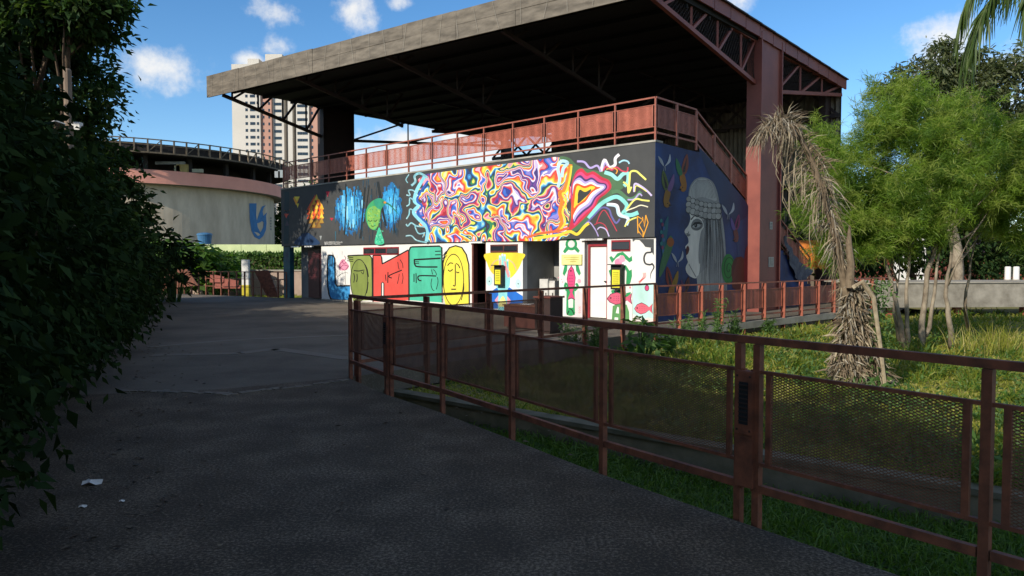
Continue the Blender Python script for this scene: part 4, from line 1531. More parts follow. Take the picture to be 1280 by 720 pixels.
# ------------------------------------------------------------------ fittings on the lower wall
for (x, y, w, h, lab) in ((627, 344.5, .32, .62, 'black call box with yellow notice mounted on the painted pale blue hand'),
                          (774.5, 346.5, .34, .66, 'black call box with yellow notice mounted among the green painted lizards')):
    c = on_plane(x, y, B(0, 0, 0), V_)
    o = thing('call_box', c - ZV * h / 2 - V_ * .0, lab, 'call box', 'call boxes on the painted wall')
    m1 = MB(); m1.box_axes(c - V_ * .10, U * w / 2, V_ * .075, ZV * h / 2); bd = m1.build('body', M['black'], o)
    m1 = MB(); m1.box_axes(c - V_ * .195 + ZV * (h / 2 + .012), U * w * .55, V_ * .11, ZV * .012); m1.build('hood', M['black'], o)
    m1 = MB(); m1.box_axes(c - V_ * .178 - ZV * .04, U * w * .36, V_ * .0025, ZV * h * .36); nt_ = m1.build('notice', paint('#e8e03a'), o)
    m1 = MB()
    for k in range(6):
        m1.box_axes(c - V_ * .1815 + ZV * (.12 - k * .055), U * w * .26, V_ * .0006, ZV * .008)
    m1.build('notice_text', paint('#6a6a20'), nt_)
c = on_plane(715.5, 324.5, B(0, 0, 0), V_)
o = thing('yellow_sign', c, 'pale yellow notice board above the upright pink painted fish', 'sign')
m1 = MB(); m1.box_axes(c - V_ * .03, U * .36, V_ * .02, ZV * .145); bd = m1.build('board', paint('#f2ee9a'), o)
m1 = MB()
for k, wd in enumerate((.27, .24, .12)):
    m1.box_axes(c - V_ * .0508 + ZV * (.065 - k * .06) - U * .03 * k, U * wd, V_ * .0006, ZV * .010)
m1.build('lettering', paint('#c8b860'), bd)
for (x0, x1, yt, sdep, lab) in ((674.5, 685, 353.5, .35, 'grey white metal cabinet, the taller of two in the niche'), (686, 693.5, 355, .42, 'slim grey white cabinet beside the pink fish pilaster'),):
    ta, tb = t_px(x1, sdep), t_px(x0, sdep)
    h = 1.05 if x0 < 680 else 1.0
    o = thing('cabinet', B((ta + tb) / 2, sdep + .2, 0), lab, 'cabinet', 'cabinets in the niche')
    m1 = MB(); slab(m1, ta, tb, sdep, sdep + .42, .05, h); m1.build('body', mat('cabinet_paint', (.55, .54, .50), (.42, .41, .38), rough=.5, scale=4), o)
    m1 = MB(); slab(m1, ta + .02, tb - .02, sdep - .012, sdep - .002, .09, h - .06); m1.build('cabinet_door', mat('cabinet_door_paint', (.58, .57, .53), (.46, .45, .42), rough=.5, scale=4), o)
    m1 = MB(); slab(m1, ta + .05, ta + .075, sdep - .035, sdep - .013, .5, .64); m1.build('handle', M['black'], o)
    m1 = MB(); slab(m1, ta + .01, tb - .01, sdep + .01, sdep + .4, 0, .048); m1.build('plinth', M['black'], o)
    for q in (.25, .75):
        m1 = MB(); m1.lathe(B(ta + (tb - ta) * q, sdep + .15, h), [(0, 0), (.02, 0), (.015, .07), (0, .07)], 8); m1.build('tap_stub', M['black'], o)
# ------------------------------------------------------------------ fences on the ground
M['fence'] = mat('fence_red_oxide', (.235, .08, .044), (.085, .033, .021), rough=.6, scale=9, detail=12, bump=.0012, bscale=70, contrast=(.36, .68))  # walkway's red paint with shade put into the colour, and rust mottling
WIRE.materials.clear(); WIRE.materials.append(mat('rusty_wire', (.20, .10, .06), (.12, .06, .038), rough=.7, scale=8))
fn = thing('path_fence', (FP[3][0], FP[3][1], 0), 'rusty red steel fence with wire mesh panels along the dark path edge', 'fence')
fence_run(fn, [(x, y, 0) for x, y in FP], M['fence'], 'wire', foot=.28, lamp=(1, 5), post_w=(.045, .045), rail_w=.043)
for i in (1, 5):
    pz = Vector((*FP[i], 0))
    d = (Vector((*FP[i + 1], 0)) - Vector((*FP[i - 1], 0))).normalized()
    n = Vector((d.y, -d.x, 0))
    if n.dot(pz) > 0:
        n = -n
    m1 = MB(); m1.box_axes(pz + ZV * .575 + n * .012, d * .062, n * .034, ZV * .355); hs_ = m1.build('lamp_housing', M['fence'], fn)
    m1 = MB(); m1.box_axes(pz + ZV * .735 + n * .050, d * .060, n * .004, ZV * .19); m1.build('lamp_plate', M['fence'], hs_)
    m1 = MB(); m1.box_axes(pz + ZV * .735 + n * .0555, d * .032, n * .0015, ZV * .13); m1.build('lamp_glass', M['glass'], hs_)
    for k in range(9):
        m1 = MB(); m1.box_axes(pz + ZV * (.625 + k * .0275) + n * .059, d * .033, n * .003, ZV * .004); m1.build('louvre', M['dark_steel'], hs_)
    for sx in (-.045, .045):
        for zz in (.57, .9):
            m1 = MB(); m1.box_axes(pz + d * sx + ZV * zz + n * .0555, d * .006, n * .002, ZV * .006); m1.build('screw', M['dark_steel'], hs_)


def along(pts, step):
    P = [Vector((x, y, 0)) for x, y in pts]
    out = []
    for a, b in zip(P, P[1:]):
        n = max(1, round((b - a).length / step))
        out += [a.lerp(b, k / n) for k in range(n)]
    return out + [P[-1]]


f0 = Vector((*FAR[0], 0)); f1 = Vector((*FAR[1], 0))
fa = (f1 - f0).normalized()
fn2 = thing('plaza_fence', (.5, 13.1, 0), 'rusty red steel fence with wire mesh panels on plaza edge before painted walls', 'fence')
fence_run(fn2, [f0 + fa * .12] + along([FAR[0], FAR[1]], 1.42)[1:], M['fence'], 'wire', foot=.3, hts=(1.08, .9, .36, .2), post_w=(.10, .045), rail_w=.042, skip=(3, 4, 5))
fn3 = thing('walkway_fence', (5.27, 18.1, 0), 'sunlit red steel fence with sheet panels along the walkway beside the portrait mural', 'fence')
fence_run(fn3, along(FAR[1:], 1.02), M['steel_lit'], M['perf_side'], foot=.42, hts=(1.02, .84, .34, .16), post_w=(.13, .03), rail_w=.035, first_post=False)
# kerb band of the walkway
mb = MB()
for a, b in zip(FAR[1:], FAR[2:]):
    mb.bar((a[0] + .02, a[1] - .02, -.085), (b[0] + .02, b[1] - .02, -.085), .08, .18)
mb.build('walkway_edge', M['concrete'], plaza)

# bar fence at the far side of the plaza
RFA, RFB = Vector((-17.2, 35.55, 0)), Vector((-9.75, 31.15, 0))
rf = thing('bar_fence', RFB.lerp(RFA, .5), 'dark red bar fence at the far edge of the plaza', 'fence')
nb = 16
for k in range(nb + 1):
    q = RFA.lerp(RFB, k / nb)
    m1 = MB(); m1.bar(q - ZV * .3, q + ZV * 1.12, .06, .05, up=(RFB - RFA).normalized()); m1.build('post', M['fence'], rf)
for h in (1.1, .78, .42):
    m1 = MB(); m1.bar(RFA + ZV * h, RFB + ZV * h, .03, .03); m1.build('rail', M['fence'], rf)
for x, Yd in ((233, 34.0), (331, 32.2), (336, 32.0)):
    q = Vector(((x - 640) / F * Yd, Yd - .35, 0))
    m1 = MB(); m1.prism([q + Vector((-.35, 0, 1.15)), q + Vector((.12, 0, 1.18)), q + Vector((.55, 0, 0)), q + Vector((.2, 0, 0))] if x > 300 else
                        [q + Vector((-.9, 0, 1.2)), q + Vector((.2, 0, 1.2)), q + Vector((.7, 0, .45)), q + Vector((-.9, 0, .3))], (0, .06, 0))
    m1.build('brace_plate', M['fence'], rf)

# ------------------------------------------------------------------ beyond the plaza on the left
M['pinkwall'] = mat('pinkish_render', (.40, .30, .24), (.28, .21, .17), rough=.9, scale=1.5, detail=9)
mb = MB()
mb.prism([(-34, 44, -.62), (-5, 42, -.62), (-5, 42, 1.0), (-34, 44, 1.0)], (0, .3, 0))
t_ = thing('low_wall', (-17, 43, -.62), 'long low pinkish rendered wall below the clipped hedge', 'wall')
mb.build('wall_face', M['pinkwall'], t_)
mb = MB(); mb.prism([(-34.05, 43.94, 1.001), (-4.95, 41.94, 1.001), (-4.95, 42.38, 1.001), (-34.05, 44.38, 1.001)], (0, 0, .07)); mb.build('coping', M['concrete'], t_)
# red barrier boards in the sun
rb = thing('red_barrier', at_y(285, 360, 38.5), 'sunlit orange red boards leaning behind the bar fence', 'barrier')
for i, (x0, x1, y0, y1) in enumerate(((262, 279, 346, 353), (279, 297, 351, 359), (268, 300, 357, 360.5))):
    a, b = at_y(x0, y1, 38.5), at_y(x1, y0, 38.5)
    m1 = MB(); m1.prism([(a.x, 38.5, max(a.z, -.3)), (b.x, 38.5, max(a.z, -.3)), (b.x, 38.6, b.z), (a.x, 38.6, b.z + .15)], (0, .08, 0))
    m1.build('board', mat('red_board', (.28, .075, .05), (.2, .05, .035), rough=.7, scale=5), rb)
# white and yellow marker post
q = at_y(307.5, 357.5, 36.5)
mk = thing('marker_post', (q.x, 36.5, -.62), 'square white post with yellow foot standing behind the bar fence', 'post')
m1 = MB(); m1.box_axes((q.x, 36.5, 1.02), (.17, 0, 0), (0, .12, 0), (0, 0, .64)); m1.build('shaft', M['white'], mk)
m1 = MB(); m1.box_axes((q.x, 36.5, .0), (.171, 0, 0), (0, .121, 0), (0, 0, .379)); m1.build('foot', paint('#d8c838'), mk)
m1 = MB(); m1.box_axes((q.x, 36.5, -.5), (.2, 0, 0), (0, .16, 0), (0, 0, .12)); m1.build('footing', M['concrete'], mk)
# lime wall in panels
lm = thing('boundary_wall', (-16, 50, -.62), 'pale lime green boundary wall of plain panels below the round building', 'wall')
xs = np.linspace(-27.5, -6.5, 13)
for a, b in zip(xs, xs[1:]):
    m1 = MB(); m1.box_axes(((a + b) / 2, 50, 1.05), ((b - a) / 2 - .012, 0, 0), (0, .1, 0), (0, 0, 1.68)); m1.build('wall_panel', mat('lime_wall_paint', (.55, .62, .32), (.44, .52, .26), rough=.8, scale=.8, detail=8), lm)
# blue water tank on its plinth
q = at_y(256, 305.5, 57.5)
wtk = thing('water_tank', (q.x, 57.5, -.62), 'round blue plastic water tank with lid in front of concrete drum wall', 'tank')
m1 = MB(); m1.box_axes((q.x, 57.5, (q.z - .62) / 2), (.75, 0, 0), (0, .75, 0), (0, 0, (q.z + .62) / 2)); m1.build('plinth', M['concrete'], wtk)
bl = mat('tank_blue', (.05, .16, .30), (.04, .12, .24), rough=.4, scale=3)
m1 = MB(); m1.lathe((q.x, 57.5, q.z), [(0, .001), (.46, .001), (.50, .25), (.53, .5), (.56, .72), (.0, .72)], 22); m1.build('body', bl, wtk, smooth=False)
m1 = MB(); m1.lathe((q.x, 57.5, q.z + .721), [(0, 0), (.60, 0), (.60, .1), (.5, .16), (.2, .22), (0, .22)], 22); m1.build('lid', bl, wtk)

# ------------------------------------------------------------------ round building
RC = Vector((-39.3, 74.0, 0))
rbld = thing('round_building', RC + ZV * -.62, 'round concrete drum building with pink balcony band and open dark gallery', 'building')


def ring(R0, h0, R1, h1, n=120, m=None, mbx=None, a0=0, a1=2 * math.pi):
    mbx = mbx or MB()
    for k in range(n):
        u, w = a0 + (a1 - a0) * k / n, a0 + (a1 - a0) * (k + 1) / n
        mbx.poly([RC + Vector((R0 * math.cos(u), R0 * math.sin(u), h0)), RC + Vector((R0 * math.cos(w), R0 * math.sin(w), h0)),
                  RC + Vector((R1 * math.cos(w), R1 * math.sin(w), h1)), RC + Vector((R1 * math.cos(u), R1 * math.sin(u), h1))], m)
    return mbx


M['drum'] = mat('board_marked_concrete', (.64, .54, .40), (.45, .37, .27), rough=.9, scale=.7, detail=12, stretch=(1, 1, .35), bump=.01, bscale=6)
M['pink'] = mat('pink_band_paint', (.80, .36, .27), (.70, .31, .235), rough=.75, scale=.5, detail=8)
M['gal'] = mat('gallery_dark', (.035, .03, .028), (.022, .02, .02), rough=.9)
M['yrail'] = mat('ochre_rail', (.17, .13, .085), (.10, .08, .055), rough=.7, scale=3)
drum = ring(14.2, -.62, 14.2, 8.2).build('drum_wall', M['drum'], rbld, smooth=True)
b_ = ring(15.2, 8.2, 15.2, 9.35); bb = b_.build('balcony_band', M['pink'], rbld, smooth=True)
b_ = ring(14.0, 8.19, 15.2, 8.199); b_.build('band_soffit', M['concrete'], rbld); ring(15.2, 9.351, 14.9, 9.352).build('band_top', M['concrete'], rbld)
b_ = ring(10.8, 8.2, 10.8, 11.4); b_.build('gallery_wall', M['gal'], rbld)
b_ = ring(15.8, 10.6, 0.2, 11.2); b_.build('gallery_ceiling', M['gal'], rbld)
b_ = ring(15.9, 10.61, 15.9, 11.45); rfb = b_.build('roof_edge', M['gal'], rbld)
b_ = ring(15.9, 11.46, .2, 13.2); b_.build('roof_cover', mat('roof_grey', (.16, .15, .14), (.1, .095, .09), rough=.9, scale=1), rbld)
camdir = math.atan2(-RC.y, -RC.x)
for k in range(40):
    u = camdir + R(-70) + R(140) * k / 39
    e = Vector((math.cos(u), math.sin(u), 0))
    u2 = camdir + R(-70) + R(140) * (k + 1) / 39
    e2 = Vector((math.cos(u2), math.sin(u2), 0))
    m1 = MB(); m1.bar(RC + e * 16.25 + ZV * 10.6, RC + e * 16.25 + ZV * 11.8, .12, .12, up=e); m1.build('rail_post', M['yrail'], rbld)
    for q0_, q1_, w_, h_ in ((10.66, 10.66, .1, .12), (11.75, 11.75, .07, .09), (11.3, 11.3, .05, .06)) + (((10.7, 11.7, .05, .07),) if k % 3 == 0 else ()):
        m1 = MB(); m1.bar(RC + e * 16.25 + ZV * q0_, RC + e2 * 16.25 + ZV * q1_, w_, h_); m1.build('rail', M['yrail'], rbld)
    if k % 4 == 1:
        m1 = MB(); m1.bar(RC + e * 14.4 + ZV * 9.2, RC + e * 14.4 + ZV * 10.9, .35, .35, up=e); m1.build('gallery_post', M['gal'], rbld)
for (x, w, h0, h1, c) in ((152, .55, 9.4, 10.3, '#8f8f8a'), (213, 2.6, 10.1, 10.35, '#b8bec4'), (222, .5, 9.4, 10.0, '#c8c0a0'), (228, 1.0, 9.4, 10.1, '#c8b070'), (247, .9, 9.4, 9.7, '#a8a890'), (347, .5, 9.4, 10.0, '#a0a8ac'), (352, .6, 9.4, 10.1, '#9aa4a8')):
    qq = at_y(x, 200, 64 if x < 300 else 68)
    m1 = MB(); m1.box_axes((qq.x, qq.y, (h0 + h1) / 2), (w / 2, 0, 0), (0, .15, 0), (0, 0, (h1 - h0) / 2)); m1.build('gallery_fitting', paint(c), rbld)


def proj_drum(x, y, off):
    d = pix(x, y); o = Vector((0, 0, EYE)) - RC
    a = d.x ** 2 + d.y ** 2; b = 2 * (o.x * d.x + o.y * d.y); c = o.x ** 2 + o.y ** 2 - (14.2 + off) ** 2
    t = (-b - math.sqrt(max(0, b * b - 4 * a * c))) / (2 * a)
    return Vector((0, 0, EYE)) + d * t


p = Paint(proj_drum, (120, 150, 2.88), off=.03)
BE = '#3a7cb4'
p.fill([(552, 300), (578, 300), (577, 345), (582, 385), (592, 405), (603, 385), (604, 368), (592, 360), (612, 340), (614, 372), (612, 395), (602, 418), (588, 430), (570, 420), (560, 398), (554, 360)], BE)
p.fill([(590, 330), (597, 312), (612, 306), (604, 316), (600, 330), (603, 345), (616, 332), (610, 352), (592, 368), (580, 372), (580, 360)], BE)
for k in range(5):
    p.fill([(627, 350 + k * 10), (632, 350 + k * 10), (632, 356 + k * 10), (627, 356 + k * 10)], '#8a8d8a')
p.build('emblem', drum, 'blue looped letter emblem painted on the drum')

# ------------------------------------------------------------------ tower block far behind
TY = 320.0
tx = lambda x: (x - 640) / F * TY
twr = thing('apartment_tower', (tx(355), TY + 8, -.6), 'tall white and terracotta striped apartment tower behind the roof', 'building')
M['tw'] = mat('tower_white', (.54, .51, .465), (.48, .455, .41), rough=.8, scale=.05)
M['tp'] = mat('tower_terracotta', (.44, .245, .19), (.39, .215, .165), rough=.8, scale=.05)
M['tg'] = mat('tower_grey', (.20, .20, .21), (.16, .16, .17), rough=.8, scale=.05)
FH = 3.0
HTOP = 1.6 + (HOR - 83) / F * TY
for (x0, x1, y_off, m, top) in ((293, 328, 0, 'tw', 0), (328, 341, 1.0, 'tp', 0), (341, 355, 2.4, 'tw', 0), (355, 372, 7, 'tg', -1), (372, 388, .4, 'tw', -2), (388, 402, 1.4, 'tp', -2), (402, 416, 2.8, 'tw', -2)):
    m1 = MB(); m1.box_axes(((tx(x0) + tx(x1)) / 2, TY + y_off + 9, (HTOP + top) / 2), ((tx(x1) - tx(x0)) / 2, 0, 0), (0, 9, 0), (0, 0, (HTOP + top) / 2)); m1.build('wall', M[m], twr)
m1 = MB(); m1.box_axes((tx(364), TY + 4, HTOP / 2), (1.0, 0, 0), (0, 3, 0), (0, 0, HTOP / 2)); m1.build('stair_rib', M['tw'], twr)
for (x0, x1, h) in ((310, 324, 3.2), (332, 353, 5.2)):
    m1 = MB(); m1.box_axes(((tx(x0) + tx(x1)) / 2, TY + 8, HTOP + h / 2), ((tx(x1) - tx(x0)) / 2, 0, 0), (0, 5, 0), (0, 0, h / 2)); m1.build('roof_block', M['tw'], twr)
wn_ = {}
for (x, w, yo) in ((311, 1.0, 0), (318.5, 2.2, 0), (325, .9, 0), (331, .7, 1.0), (338, .7, 1.0), (344.5, .9, 2.4), (349, 2.2, 2.4), (376.5, 2.2, .4), (383, 2.2, .4), (391, .7, 1.4), (399, .7, 1.4), (405.5, 2.0, 2.8), (411.5, 2.0, 2.8)):
    if w not in wn_:
        q = MB(); q.box_axes((0, 0, 0), (w / 2, 0, 0), (0, .06, 0), (0, 0, .6)); wn_[w] = q.mesh('tower_window', M['glass'])
    for k in range(11, 29):
        place('window', wn_[w], twr, (tx(x), TY + yo - .07, 1.6 + (HOR - 83) / F * TY - 1.9 - (28 - k) * FH - (0 if x < 360 else 1.2)))

# ------------------------------------------------------------------ right side: footbridge, huts
fb = thing('footbridge', (16, 24.6, -.32), 'concrete footbridge beam on short red supports behind the feathery trees', 'bridge')
A0, A1 = Vector((11.6, 24.2, 0)), Vector((34, 25.8, 0))
dA = (A1 - A0).normalized(); nA = Vector((-dA.y, dA.x, 0))
m1 = MB(); m1.prism([A0 + ZV * .02, A1 + ZV * .02, A1 + ZV * .84, A0 + ZV * .84], nA * .25); m1.build('beam', M['concrete_edge'], fb)
m1 = MB(); m1.prism([A0 + ZV * .841 - nA * .05, A1 + ZV * .841 - nA * .05, A1 + ZV * .841 + nA * 2.2, A0 + ZV * .841 + nA * 2.2], ZV * .05); m1.build('deck', M['concrete'], fb)
for k in range(9):
    q = A0.lerp(A1, .06 + k * .11) + nA * .4
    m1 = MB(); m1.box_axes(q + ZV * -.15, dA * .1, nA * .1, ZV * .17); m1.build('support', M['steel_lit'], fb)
for k, x in enumerate((1259.5, 1270)):
    q = at_y(x, 352, 26.2)
    bo = thing('bollard', (q.x, 26.2, .89), ('short white post on the footbridge deck, the one nearer the trees', 'short white post on the footbridge deck, the one farther from the trees')[k], 'bollard', 'white posts on the footbridge')
    m1 = MB(); m1.lathe((q.x, 26.2, .892), [(0, 0), (.10, 0), (.10, .47), (.08, .5), (0, .5)], 14); m1.build('shaft', M['white'], bo)
    m1 = MB(); m1.lathe((q.x, 26.2, .8925), [(.1005, .0), (.13, .0), (.13, .03), (.1005, .03)], 14); m1.build('base_ring', M['concrete'], bo)
lf = thing('low_railing', (24, 33, -.32), 'low red railing beyond the footbridge', 'railing')
for k in range(26):
    m1 = MB(); m1.bar((18.5 + k * .45, 33, -.32), (18.5 + k * .45, 33, .98), .07, .07, up=(1, 0, 0)); m1.build('post', M['steel_lit'], lf)
for h in (.55, .95):
    m1 = MB(); m1.bar((18.4, 33, h), (30, 33, h), .05, .05); m1.build('rail', M['steel_lit'], lf)
ht = thing('hut', (24, 48, -.3), 'low maroon walled hut with white gable behind the feathery trees', 'hut')
m1 = MB(); m1.box_axes((27, 49, .9), (11, 0, 0), (0, 2, 0), (0, 0, 1.2)); m1.build('wall', mat('hut_maroon', (.20, .055, .04), (.14, .04, .03), rough=.8, scale=2), ht)
m1 = MB(); m1.prism([(15.5, 46.5, 2.101), (38.5, 46.5, 2.101), (38.5, 49, 3.1), (15.5, 49, 3.1)], (0, 0, .08)); m1.build('roof', M['dark_steel'], ht)
m1 = MB(); m1.box_axes((25.5, 46.2, 1.4), (1.0, 0, 0), (0, .06, 0), (0, 0, 1.7)); m1.build('white_board', M['white'], ht)
# orange awning and the grey cloth hung over the stair
q0, q1 = at_y(1003, 334, 27), at_y(1036, 300, 27)
aw = thing('orange_awning', (q0.x, 27, 0), 'orange canvas awning hanging between dark posts beside the stair', 'awning')
m1 = MB()
ng = 10
for k in range(ng):
    xa, xb = q0.x + (q1.x - q0.x) * k / ng, q0.x + (q1.x - q0.x) * (k + 1) / ng
    za, zb = .05 * math.sin(k * 1.7), .05 * math.sin((k + 1) * 1.7)
    m1.poly([(xa, 27 + za, q0.z - .1 * (k % 2)), (xb, 27 + zb, q0.z - .1 * ((k + 1) % 2)), (xb, 27.4 + zb * .3, q1.z), (xa, 27.4 + za * .3, q1.z)])
m1.build('canvas', mat('orange_canvas', (.62, .20, .03), (.5, .15, .025), rough=.8, scale=2, transl=.2), aw)
m1 = MB()
for xx in (q0.x - .05, q1.x + .05):
    m1 = MB(); m1.bar((xx, 27.42, 0), (xx, 27.42, q1.z + .05), .07, .07, up=(1, 0, 0)); m1.build('post', M['dark_steel'], aw)
m1 = MB(); m1.bar((q0.x - .08, 27.42, q1.z + .08), (q1.x + .08, 27.42, q1.z + .08), .06, .06); m1.build('crossbar', M['dark_steel'], aw)
m1 = MB()
sA, sB = 8.0, 10.6
ns_, nh = 16, 6
gridv = {}
for i in range(ns_ + 1):
    s = sA + (sB - sA) * i / ns_
    top_h = stair_h(s) + .62
    sag = math.sin(math.pi * i / ns_) * .55
    for j in range(nh + 1):
        gridv[i, j] = B(-.10 - .05 * math.sin(i * 1.9 + j * .6), s, top_h - sag * .5 - (sag * 1.1 + .12) * j / nh)
for i in range(ns_):
    for j in range(nh):
        m1.poly([gridv[i, j], gridv[i + 1, j], gridv[i + 1, j + 1], gridv[i, j + 1]])
m1.build_at('hanging_cloth', mat('grey_cloth', (.12, .13, .155), (.07, .075, .095), rough=.9, scale=5), B(-.1, 9.3, .6), 'grey cloth slung over the stair railing beside the red column', 'cloth', smooth=True)
# bench-like box with a sheet of paper on the plaza
q = on_z(660, 410)
bx = thing('metal_box', (q.x, q.y, 0), 'dark red brown metal box on the plaza before the niche', 'box')
m1 = MB(); m1.box_axes((q.x, q.y, .28), U * .5, V_ * .3, ZV * .25); m1.build('body', M['steel'], bx)
m1 = MB(); m1.box_axes((q.x, q.y, .545), U * .53, V_ * .33, ZV * .014); m1.build('lid', M['fence'], bx)
for a in (-.4, .4):
    m1 = MB(); m1.box_axes(Vector((q.x, q.y, .014)) + U * a, U * .05, V_ * .25, ZV * .014); m1.build('foot', M['dark_steel'], bx)
m1 = MB(); m1.poly([Vector((q.x, q.y, .564)) + U * .25 - V_ * .1, Vector((q.x, q.y, .566)) + U * .3 + V_ * .12, Vector((q.x, q.y, .580)) - U * .1 + V_ * .14, Vector((q.x, q.y, .563)) - U * .12 - V_ * .1])
m1.build_at('paper_sheet', M['white'], Vector((q.x, q.y, .56)), 'white sheet of paper lying on the metal box', 'paper')
q = on_z(686, 416)
bn = thing('litter_bin', (q.x, q.y, 0), 'tall dark brown litter bin on the plaza behind the fence', 'bin')
m1 = MB(); m1.box_axes((q.x, q.y, .42), U * .22, V_ * .22, ZV * .36); m1.build('body', M['dark_steel'], bn)
m1 = MB(); m1.box_axes((q.x, q.y, .80), U * .25, V_ * .25, ZV * .018); m1.build('rim', M['steel'], bn)
m1 = MB(); m1.box_axes((q.x, q.y, .03), U * .18, V_ * .18, ZV * .029); m1.build('foot', M['dark_steel'], bn)
# litter on the dark path
for i, (x, y, w, lab) in enumerate(((114, 605, .075, 'crumpled white paper scrap by the leafy hedge'), (103, 634, .028, 'tiny white paper scrap below the crumpled one'), (152, 627, .02, 'tiny white speck of litter on the dark path'))):
    q = on_z(x, y, .004)
    m1 = MB()
    n = 9
    ring_ = [Vector((q.x + w * (1 + .3 * math.sin(k * 2.3)) * math.cos(2 * math.pi * k / n), q.y + w * .6 * math.sin(2 * math.pi * k / n), .006 + .03 * (w / .09) * (k % 2))) for k in range(n)]
    cc = Vector((q.x, q.y, .012 + .03 * w / .09))
    for k in range(n):
        m1.poly([cc, ring_[k], ring_[(k + 1) % n]])
    m1.build_at('litter', M['white'], q, lab, 'litter')
# old post with a lamp box rising from the hedge
q0 = at_y(90, 300, 11.5); q1 = at_y(84, 86, 11.5)
up_ = thing('wooden_pole', (q0.x, 11.5, -.62), 'weathered wooden pole with small white box rising out of the hedge', 'pole')
m1 = MB(); m1.tube([(q0.x, 11.5, -.62), (q0.x - .01, 11.5, 2), ((q0.x + q1.x) / 2, 11.5, 3.2), (q1.x, 11.5, q1.z - .03), (q1.x, 11.5, q1.z)], [.075, .072, .068, .06, .045], 10); m1.build('shaft', mat('pole_wood', (.26, .20, .15), (.14, .105, .08), rough=.95, scale=5, stretch=(1, 1, .2)), up_)
qb = at_y(98, 158, 11.4)
m1 = MB(); m1.box_axes((qb.x, 11.4, qb.z), (.045, 0, 0), (0, .05, 0), (0, 0, .06)); m1.build('lamp_box', M['white'], up_)
m1 = MB(); m1.tube([(q1.x - .02, 11.5, qb.z + .06), (qb.x - .06, 11.42, qb.z + .02), (qb.x - .02, 11.4, qb.z)], .012, 6); m1.tube([(q1.x + .02, 11.48, qb.z + .03), (q1.x - .12, 11.35, qb.z + .08), (q1.x - .2, 11.3, qb.z + .02)], .012, 6); m1.build('bracket', M['white'], up_)
# ------------------------------------------------------------------ vegetation
def shell_pts(c, r, n, inner=.55, clump=0, cr=.22):
    """n points through an ellipsoid, gathered in clumps"""
    c, r = np.array(c), np.array(r)
    if clump:
        d = unit(nrg.normal(size=(clump, 3)))
        q = nrg.uniform(inner, 1.0, size=(clump, 1)) ** .7
        cc = d * q
        k = nrg.integers(0, clump, n)
        off = nrg.normal(size=(n, 3)) * cr * nrg.uniform(.6, 1.3, size=(clump, 1))[k]
        P = cc[k] + off
        out = P * r + c
        return out, unit(P * r)
    d = unit(nrg.normal(size=(n, 3)))
    q = nrg.uniform(inner ** 2, 1.0, size=(n, 1)) ** .5
    return d * q * r + c, unit(d * r)


def foliage(name, parent, groups, L, W, mats, droop=.35, clump=40, cr=.2, inner=.5, kindstuff=False):
    Vs, Fs, Ms = [], [], []
    base = 0
    for (c, r, n) in groups:
        P, O = shell_pts(c, r, n, inner, clump, cr)
        D = O * .7 + nrg.normal(size=(n, 3)) * .7 + np.array([0, 0, -droop])
        N = nrg.normal(size=(n, 3)) * .8 + np.array([0, 0, 1.0])
        q_ = nrg.uniform(.4, 1.5, n)
        V, Fc = kites(P, D, L * q_, W * q_ * nrg.uniform(.7, 1.2, n), N=N)
        Vs.append(V); Fs.append(Fc + base); base += len(V)
        Ms.append(nrg.integers(0, len(mats), n))
    return np_mesh(name, np.concatenate(Vs), np.concatenate(Fs), mats, np.concatenate(Ms), parent)


def limb(mbx, a, b, r0, r1, bend=.12, n=5, sides=7):
    a, b = Vector(a), Vector(b)
    L = (b - a).length
    o = Vector((rng.uniform(-1, 1), rng.uniform(-1, 1), rng.uniform(-.3, .6))) * L * bend
    pts, rad = [], []
    for k in range(n + 1):
        t = k / n
        pts.append(a.lerp(b, t) + o * math.sin(math.pi * t) + Vector((rng.uniform(-1, 1), rng.uniform(-1, 1), 0)) * L * .012)
        rad.append(r0 + (r1 - r0) * t)
    mbx.tube(pts, rad, sides)
    return pts


def broad_tree(name, base, blobs, trunk_r, label, cat, mats, L, W, bark, group=None, clump=40, cr=.2, fork=.45, droop=.35):
    t = thing(name, base, label, cat, group)
    base = Vector(base)
    cen = sum((Vector(b[0]) for b in blobs), Vector()) / len(blobs)
    m1 = MB()
    fk = base.lerp(Vector((cen.x, cen.y, cen.z)), fork)
    fk.x = base.x + (cen.x - base.x) * .35; fk.y = base.y + (cen.y - base.y) * .35
    limb(m1, base - ZV * .1, fk, trunk_r, trunk_r * .75, .06)
    m1.build('trunk', bark, t, smooth=True)
    for b in blobs:
        m1 = MB()
        c = Vector(b[0])
        p = limb(m1, fk - ZV * .05, c, trunk_r * .55, trunk_r * .16, .12)
        for k in range(5):
            e = c + Vector((rng.uniform(-1, 1) * b[1][0], rng.uniform(-1, 1) * b[1][1], rng.uniform(-.3, 1) * b[1][2])) * .75
            limb(m1, p[rng.choice([3, 4])], e, trunk_r * .18, trunk_r * .05, .15, 4, 5)
        m1.build('branch', bark, t, smooth=True)
    foliage('crown', t, blobs, L, W, mats, clump=clump, cr=cr, droop=droop)
    return t


# --- left side: leafy hedge shrubs along the path and the tall tree behind
def edge_x(Y):
    return -3.0 - .468 * (Y - 4.9)


